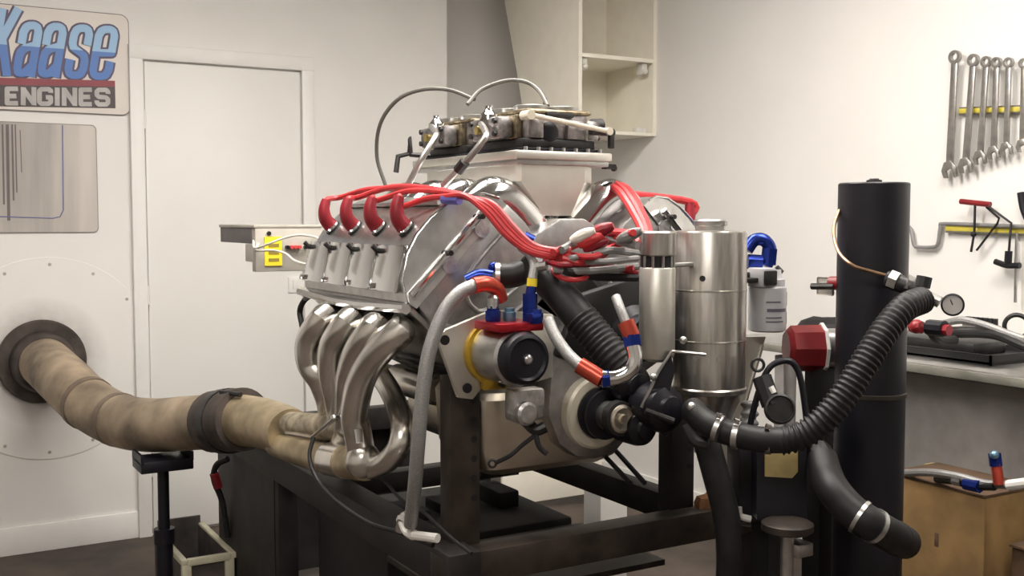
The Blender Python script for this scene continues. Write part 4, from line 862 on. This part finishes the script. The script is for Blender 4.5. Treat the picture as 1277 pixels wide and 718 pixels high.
part('ring', M().torus(at(945, 455, d=2.48), _fh, .014, .0035, 20, 8), 'dark_steel', kb)
gc2 = at(973, 514, d=2.42); dl = part('dial_case', M().lathe(gc2 + _fh * .03, -_fh + V((0, 0, .25)), [(0, .030), (.02, .034), (.034, .034), (.036, .030), (.030, .028)], 28), 'dark_steel', kb)
part('support_post', M().tube([at(986, 455, d=2.62), at(984, 560, d=2.60)], .014, 12), 'bench_grey', kb)
part('base_post', M().box((cbp.x - .03, cbp.y, 0), (cbp.x + .03, cbp.y + .06, k1_.z + .02)), 'black_matte', kb)
# corrugated grey conduit left of the box
solo('conduit', M().tube([at(935, 500, d=2.62), at(934, 560, d=2.6), at(931, 610, d=2.58), at(926, 655, d=2.56)], .019, 12, 6, ripple=(.022, .006)), 'wire_grey', 'grey corrugated conduit hanging between drain hose and load valve box', 'conduit', ang=60)
solo('pipe_elbow', M().tube([at(921, 632, d=2.45), at(923, 643, d=2.45), at(936, 647, d=2.45)], .008, 8, 3), 'white_plastic', 'small white elbow pipe end beside the drain hose', 'pipe')
# stool under the load valve
SO = at(982, 651, d=2.36)
so = thing('round_stool', 'brown round-topped stool on a steel post below the load valve', 'stool', (SO.x, SO.y, 0))
part('seat', M().lathe((SO.x, SO.y, SO.z - .02), (0, 0, 1), [(0, .050), (.004, .056), (.018, .056), (.022, .05)], 32), 'stand_bare', so)
part('post', M().cyl((SO.x, SO.y, .02), (SO.x, SO.y, SO.z - .02), .014, n=16), 'steel_tool', so)
part('height_clamp', M().box((SO.x + .005, SO.y - .03, SO.z - .075), (SO.x + .05, SO.y + .02, SO.z - .045), .004), 'steel_tool', so)
part('base', M().lathe((SO.x, SO.y, 0), (0, 0, 1), [(0, .12), (.012, .12), (.03, .03)], 32), 'black_paint', so)

# rags on the stand
def rag(name, lab, pts, z, h, mt):
    mb = M(); n = len(pts); rings = []
    for k, s_ in enumerate((1.0, 1.03, .9, .55, .15)):
        c = V((sum(p.x for p in pts) / n, sum(p.y for p in pts) / n, 0)); rings.append([V((c.x + (p.x - c.x) * s_, c.y + (p.y - c.y) * s_, z + h * (0, .35, .8, 1, .9)[k] + random.uniform(-.006, .006) * (k > 0))) for p in pts])
    mb.ring_loft(rings); return solo(name, mb, mt, lab, 'rag')
def ngon(c, rx, ry, n=14): return [V((c.x + rx * math.cos(2 * PI * k / n) * random.uniform(.8, 1.15), c.y + ry * math.sin(2 * PI * k / n) * random.uniform(.8, 1.15), 0)) for k in range(n)]
rag('shop_rag', 'oily orange-brown rag on the stand beam below the tank', ngon(V((1.86, 2.125, 0)), .07, .028), ZR + .030, .035, 'orange_cloth')
# loose leads on the stand rail
solo('starter_lead', M().tube([at(391, 545, d=2.72), at(386, 570, d=2.70), at(396, 598, d=2.66), at(420, 625, d=2.58), at(460, 652, d=2.50), at(500, 664, d=2.44), at(540, 680, d=2.36)], .0055, 8, 6), 'rubber', 'thin dark lead drooping from the collector clamp along the stand rail', 'wire')
solo('ground_lead', M().tube([at(466, 592, d=2.62), at(480, 600, d=2.58), at(500, 622, d=2.5), at(530, 640, d=2.44), at(560, 668, d=2.33), at(588, 690, d=2.25)], .004, 8, 6), 'rubber', 'thin black lead lying from the header foot to the stand corner', 'wire')
sz = thing('hose_end_fitting', 'white plastic hose end lying on the stand rail', 'hose fitting', at(520, 668, d=2.38))
part('sleeve', M().tube([at(515, 667, d=2.36), at(546, 671, d=2.32)], .010, 10), 'white_plastic', sz)
part('tip', M().tube([at(503, 650, d=2.40), at(508, 662, d=2.38), at(516, 667, d=2.36)], .012, 10, 3), 'white_plastic', sz)
# pale can on the floor beyond the stand
wc = at(755, 625, d=3.6)
cn = thing('drain_can', 'pale square can on the floor seen under the crank', 'can', (wc.x, wc.y, 0))
part('body', M().box((wc.x - .055, wc.y - .05, 0), (wc.x + .055, wc.y + .05, .52), .006), 'white_plastic', cn)
part('cap', M().cyl((wc.x, wc.y, .52), (wc.x, wc.y, .54), .02, n=16), 'black_paint', cn)
# struts down from the crank area
for k, (q0, q1) in enumerate((((752, 566), (786, 602)), ((768, 562), (804, 602)))):
    solo('brace_cable', M().tube([at(*q0, d=2.7), at(*q1, d=2.55)], .006, 8), 'black_matte', ['slim black brace rod under the crank, inner one', 'slim black brace rod under the crank, outer one by the upright'][k], 'rod', group='brace rods')

# ================================================================== WORKBENCH
ZBt = .95; XBf = 2.65
wb = thing('workbench', 'long steel-topped workbench along the right wall', 'workbench', (2.95, 2.0, 0))
part('top', M().box((XBf, .4, ZBt - .028), (XR - .016, 3.0, ZBt), .004), 'bench_steel', wb)
part('front_edge', M().box((XBf - .006, .4, ZBt - .030), (XBf + .004, 3.0, ZBt - .004), .003), 'bench_edge', wb)
for y in (.45, 1.6, 2.74):
    for x in (XBf + .05, XR - .08): part('leg', M().beam((x, y, 0), (x, y, ZBt - .045), .045, .045), 'bench_grey', wb)
part('back_panel', M().box((XBf + .10, .45, .56), (XBf + .12, 2.45, ZBt - .05)), 'bench_grey', wb)
# carton under the bench
XQ = 2.52; q0, q1 = at(1105, 589, X=XQ), at(1229, 622, X=XQ)
bx_ = thing('cardboard_box', 'tall tan cardboard box standing under the workbench', 'box', (XQ + .2, (q0.y + q1.y) / 2, 0))
ztop = (q0.z + q1.z) / 2
part('carton', M().box((XQ, q1.y, 0), (XQ + .42, q0.y, ztop), .006), 'cardboard', bx_)
part('tape_strip', M().box((XQ + .19, q1.y - .002, ztop - .10), (XQ + .24, q1.y + .35, ztop + .002)), 'paper_tan', bx_)
part('hand_slot', M().box((XQ - .001, at(1168, 672, X=XQ).y - .008, at(1168, 682, X=XQ).z), (XQ + .004, at(1168, 672, X=XQ).y + .008, at(1168, 664, X=XQ).z), .003), 'cardboard_dark', bx_)
part('top_flap', M().box((XQ + .0, q1.y, ztop), (XQ + .42, q0.y, ztop + .006)), 'cardboard_dark', bx_)  # carton top in the darker tone, its shade put into the colour
y2 = at(1238, 620, X=XQ + .08).y - .06
b2_ = thing('cardboard_box', 'dark brown cardboard box next to the tall tan one', 'box', (XQ + .3, y2 - .3, 0))
part('carton', M().box((XQ + .08, y2 - .6, 0), (XQ + .48, y2, .50), .006), 'cardboard_dark', b2_)
part('top_flap', M().box((XQ + .07, y2 - .6, .50), (XQ + .48, y2 - .31, .506)).box((XQ + .07, y2 - .29, .50), (XQ + .48, y2, .506)), 'cardboard_dark', b2_)
# hoses over the cartons
bhz = thing('braided_line', 'steel braided line with blue couplings lying across the tan cardboard box', 'hose', at(1200, 600, X=2.50))
part('line', M().tube([at(1125, 590, X=2.53), at(1160, 589, X=2.5), at(1195, 594, X=2.49), at(1225, 602, X=2.49), at(1250, 604, X=2.49), at(1290, 603, X=2.48)], .011, 10, 6), 'braid', bhz)
part('line', M().tube([at(1168, 597, X=2.53), at(1190, 600, X=2.50), at(1215, 606, X=2.49), at(1240, 607, X=2.48)], .010, 10, 5), 'rubber', bhz)
part('coupling', M().tube([at(1204, 603, X=2.485), at(1222, 607, X=2.482)], .017, 8), 'blue_anodised', bhz)
part('coupling', M().tube([at(1190, 599, X=2.49), at(1200, 601, X=2.487)], .013, 8), 'polished', bhz)
part('white_sleeve', M().tube([at(1258, 605, X=2.475), at(1290, 601, X=2.47)], .014, 10), 'white_plastic', bhz)
sf = thing('hose_fitting', 'upright red and blue hose fitting standing over the boxes', 'hose fitting', at(1246, 605, X=2.48))
part('red_socket', M().tube([at(1246, 604, X=2.48), at(1242, 578, X=2.48)], .014, 12), 'red_fitting', sf)
part('blue_nut', M().tube([at(1242, 581, X=2.48), at(1240, 565, X=2.48)], .017, 6), 'blue_anodised', sf)
part('tip', M().ball(at(1240, 567, X=2.47), .012), 'pale_blue_anodised', sf)

# things on the bench
ZT = ZBt
ta, tb_ = at(1200, 428, Z=ZT), at(1075, 405, Z=ZT)
tr = thing('tool_tray', 'low black tray on the steel workbench top', 'tray', ((XBf + .3), 2.3, ZT))
part('base', M().box((XBf + .12, 1.98, ZT), (XBf + .42, 2.70, ZT + .012), .003), 'black_matte', tr)
for a_, b_ in (((XBf + .12, 1.98), (XBf + .13, 2.70)), ((XBf + .41, 1.98), (XBf + .42, 2.70)), ((XBf + .12, 1.98), (XBf + .42, 1.99)), ((XBf + .12, 2.69), (XBf + .42, 2.70))):
    part('side', M().box((a_[0], a_[1], ZT), (b_[0], b_[1], ZT + .03)), 'black_matte', tr)
part('tray_insert', M().box((XBf + .2, 2.1, ZT + .01), (XBf + .36, 2.5, ZT + .05), .01), 'dark_steel', tr)
rag('folded_tarp', 'crumpled black tarp on the far end of the workbench', ngon(V((3.06, 2.86, 0)), .12, .12, 18), ZT, .06, 'black_matte')
for k, (q, lab) in enumerate((([(1178, 405), (1200, 401), (1230, 408), (1262, 420), (1300, 432)], 'steel tube lying along the front of the workbench hoses'), ([(1180, 414), (1205, 413), (1235, 415), (1270, 424), (1300, 430)], 'lower steel tube running beside its twin on the workbench'))):
    solo('steel_tube', M().tube([at(a_, b_ - 2, X=2.72 + .02 * k) for a_, b_ in q], .011, 10, 6), 'braid', lab, 'tube', group='steel tubes on the bench')
solo('bench_hose', M().tube([at(1165, 418, X=2.72), at(1200, 416, X=2.72), at(1240, 418, X=2.70), at(1275, 432, X=2.68), at(1300, 440, X=2.68)], .012, 10, 6), 'rubber', 'black hose lying under the steel tubes on the workbench', 'hose')
bfz = thing('coupling', 'black hose coupling with red ends below the pressure gauge', 'coupling', at(1165, 425, X=2.45))
part('body', M().tube([at(1158, 408, X=2.45), at(1178, 410, X=2.45)], .022, 10), 'black_paint', bfz)
part('red_end', M().tube([at(1137, 407, X=2.45), at(1150, 408, X=2.45)], .017, 8).ball(at(1143, 407, X=2.45), .020), 'red_paint', bfz)
part('red_end', M().tube([at(1176, 411, X=2.45), at(1184, 412, X=2.45)], .015, 8), 'red_boot', bfz)
part('lower_body', M().tube([at(1160, 410, X=2.45), at(1166, 420, X=2.5), at(1176, 424, X=2.6), at(1190, 424, X=2.68)], .014, 10, 3), 'black_matte', bfz)
# socket strip standing at the wall
sr = thing('socket_rail', 'row of small dark sockets on a rail at the back of the bench', 'socket set', at(1222, 402, X=3.15))
s0_, s1_ = at(1202, 402, X=3.16), at(1242, 402, X=3.16)
zsr = at(1222, 405, X=3.16).z
part('rail', M().box((3.15, s1_.y, ZT), (3.19, s0_.y, zsr), .002), 'rail_dark', sr)
for k in range(7):
    y_ = s0_.y + (s1_.y - s0_.y) * (k + .5) / 7; part('socket', M().cyl((3.17, y_, zsr - .004), (3.17, y_, zsr + .024), .008, n=12), 'dark_steel', sr)
# vise handle ring at the right edge
solo('ring_tool', M().torus(at(1268, 407, X=2.95), V((1, .4, 0)), .035, .007, 24, 8, 0, 2 * PI), 'dark_steel', 'dark round ring tool standing behind the bench tubes', 'ring tool')

# ================================================================== TOOLS ON THE RIGHT WALL
XW = XR - .012
def wrench(px0, py0, px1, py1, lab, sc_):
    a_, b_ = at(px0, py0, X=XW - .02), at(px1, py1, X=XW - .02)
    t = thing('wrench', lab, 'wrench', b_, 'wrenches on the wall rail')
    d = (b_ - a_).normalized(); n_ = V((1, 0, 0)); s_ = d.cross(n_).normalized()
    ro = .023 * sc_; ri = .013 * sc_
    mb = M(); rings = []
    for k in range(24):
        an = 2 * PI * k / 24; dirv = d * math.cos(an) + s_ * math.sin(an)
        rings.append([a_ + dirv * ro - n_ * .007, a_ + dirv * ro + n_ * .007, a_ + dirv * ri + n_ * .007, a_ + dirv * ri - n_ * .007])
    rings.append(rings[0]); mb.ring_loft(rings, cap=False); part('box_end', mb, 'steel_tool', t)
    s0w, s1w = .0125 * sc_, .014 * sc_
    p0_, p1_ = a_ + d * ro * .9, b_ - d * ro * .6
    part('shank', M().prism([p0_ + s_ * s0w - n_ * .004, p1_ + s_ * s1w - n_ * .004, p1_ - s_ * s1w - n_ * .004, p0_ - s_ * s0w - n_ * .004], n_ * .009, .002), 'steel_tool', t)
    # open jaw, tilted
    dj = (d * math.cos(.26) + s_ * math.sin(.26)); sj = dj.cross(n_).normalized(); c = b_
    w_ = .030 * sc_; g = .014 * sc_; L_ = .034 * sc_
    pts = [c - dj * L_ * .9 + sj * w_ * .45, c - dj * L_ * .1 + sj * w_, c + dj * L_ * .8 + sj * w_ * .85, c + dj * L_ * .9 + sj * g, c + sj * g, c - dj * L_ * .12, c - sj * g, c + dj * L_ * .75 - sj * g, c + dj * L_ * .65 - sj * w_ * .85, c - dj * L_ * .15 - sj * w_, c - dj * L_ * .9 - sj * w_ * .45]
    part('open_jaw', M().prism([p - n_ * .006 for p in pts], n_ * .013, .0015), 'steel_tool', t)
WR = [(1191, 71, 1184, 212, 1.0, 'largest wrench at the end of the wall rail'), (1214, 75, 1204, 207, .92, 'second largest wrench on the wall rail'),
      (1230, 77, 1222, 197, .82, 'third wrench along the wall rail, shorter than the two biggest'), (1243, 78, 1239, 191, .78, 'fourth wrench along the wall rail'),
      (1258, 78, 1255, 186, .74, 'fifth wrench along the wall rail'), (1277, 79, 1275, 182, .72, 'sixth and shortest wrench along the wall rail')]
for a_, b_, c_, d_, s_, lab in WR: wrench(a_, b_, c_, d_, lab, s_)
def rail(name, lab, p0, p1, h):
    a_, b_ = at(*p0, X=XW), at(*p1, X=XW); t = thing(name, lab, 'tool rail', (XW, (a_.y + b_.y) / 2, b_.z - h / 2))
    part('strip', M().beam(a_, b_, .012, h, .001), 'rail_yellow', t)
    part('channel', M().beam(a_ + V((.002, 0, h * .62)), b_ + V((.002, 0, h * .62)), .014, h * .4, .001), 'rail_dark', t)
    part('channel', M().beam(a_ + V((.002, 0, -h * .62)), b_ + V((.002, 0, -h * .62)), .014, h * .4, .001), 'rail_dark', t); return t
rail('tool_rail', 'yellow wall rail holding the row of wrenches', (1197, 138.5), (1290, 135.5), .016)
r2 = rail('tool_rail', 'lower yellow wall rail with the T-handled keys', (1180, 284), (1290, 287.5), .020)
# bent bar on the wall
solo('bent_bar', M().tube([at(1128, 280, X=XW - .005), at(1136, 286, X=XW - .005), at(1140, 305, X=XW - .005), at(1146, 308, X=XW - .005), at(1164, 308, X=XW - .005), at(1170, 303, X=XW - .005), at(1173, 283, X=XW - .005), at(1178, 279, X=XW - .005), at(1240, 281, X=XW - .012), at(1290, 283, X=XW - .012)], .007, 10, 3), 'wire_grey', 'grey bent pry bar hooked over the lower wall rail', 'pry bar')
tk_ = thing('hex_key', 'red T-handled hex key hanging on the lower wall rail', 'hex key', at(1214, 314, X=XW - .03))
part('handle', M().tube([at(1198, 251, X=XW - .03), at(1235, 255, X=XW - .03)], .0095, 10), 'red_paint', tk_)
part('shaft', M().tube([at(1216, 253, X=XW - .03), at(1215, 290, X=XW - .03), at(1211, 314, X=XW - .03)], .0042, 8), 'dark_steel', tk_)
part('stop', M().ball(at(1214, 292, X=XW - .03), .010), 'black_matte', tk_)
t2_ = thing('hex_key', 'black-handled T key hanging upside down from the lower wall rail', 'hex key', at(1255, 335, X=XW - .03))
part('handle', M().tube([at(1241, 326, X=XW - .03), at(1256, 331, X=XW - .03), at(1272, 331, X=XW - .03)], .010, 10, 3), 'black_paint', t2_)
part('hub', M().cyl(at(1257, 329, X=XW - .03), at(1258, 313, X=XW - .03), .012, n=10), 'black_paint', t2_)
part('shaft', M().tube([at(1258, 316, X=XW - .03), at(1261, 278, X=XW - .03), at(1231, 256, X=XW - .03)], .0042, 8), 'dark_steel', t2_)
solo('hex_key', M().tube([at(1218, 312, X=XW - .02), at(1244, 278, X=XW - .02), at(1246, 272, X=XW - .02), at(1230, 258, X=XW - .02)], .004, 8), 'dark_steel', 'plain bent L key behind the red T-handled one', 'hex key')
solo('steel_rod', M().cyl(at(1268, 290, X=XW - .02), at(1266, 377, X=XW - .02), .005, n=8), 'steel_tool', 'thin straight steel rod hanging from the lower wall rail', 'rod')
gr = thing('screwdriver', 'dark-handled screwdriver on the wall above the lower rail', 'tool', at(1276, 268, X=XW - .02))
part('grip', M().tube([at(1273, 240, X=XW - .02), at(1276, 258, X=XW - .02), at(1281, 272, X=XW - .02)], .012, 10, 3), 'black_paint', gr)
part('ferrule', M().tube([at(1280, 270, X=XW - .02), at(1283, 278, X=XW - .02)], .008, 8), 'steel_tool', gr)
# loose cable on the header rear
solo('rear_lead', M().tube([at(392, 366, X=1.16), at(380, 374, X=1.12), at(374, 388, X=1.12), at(377, 408, X=1.12), at(379, 430, X=1.14)], .009, 8, 5), 'black_matte', 'black cable hanging behind the rear of the exhaust header', 'cable')
solo('bell_housing_post', M().beam((1.17, 2.93, ZR + .04), (1.17, 2.93, 1.16), .05, .05), 'stand_steel', 'black steel post behind the exhaust header', 'post')

# invented pale board, put in for the bright patch below the sump
bo = at(695, 618, d=5.15)
pb_ = thing('bright_patch_board', 'added cream board making the bright patch behind the engine stand', 'board', (bo.x, bo.y, 0))
part('panel', M().box((bo.x - .30, bo.y, .05), (bo.x + .26, bo.y + .02, .30), .004), 'cabinet_paint', pb_)
for x_ in (-.28, .24): part('foot', M().box((bo.x + x_ - .02, bo.y - .06, 0), (bo.x + x_ + .02, bo.y + .10, .055), .004), 'trim_paint', pb_)
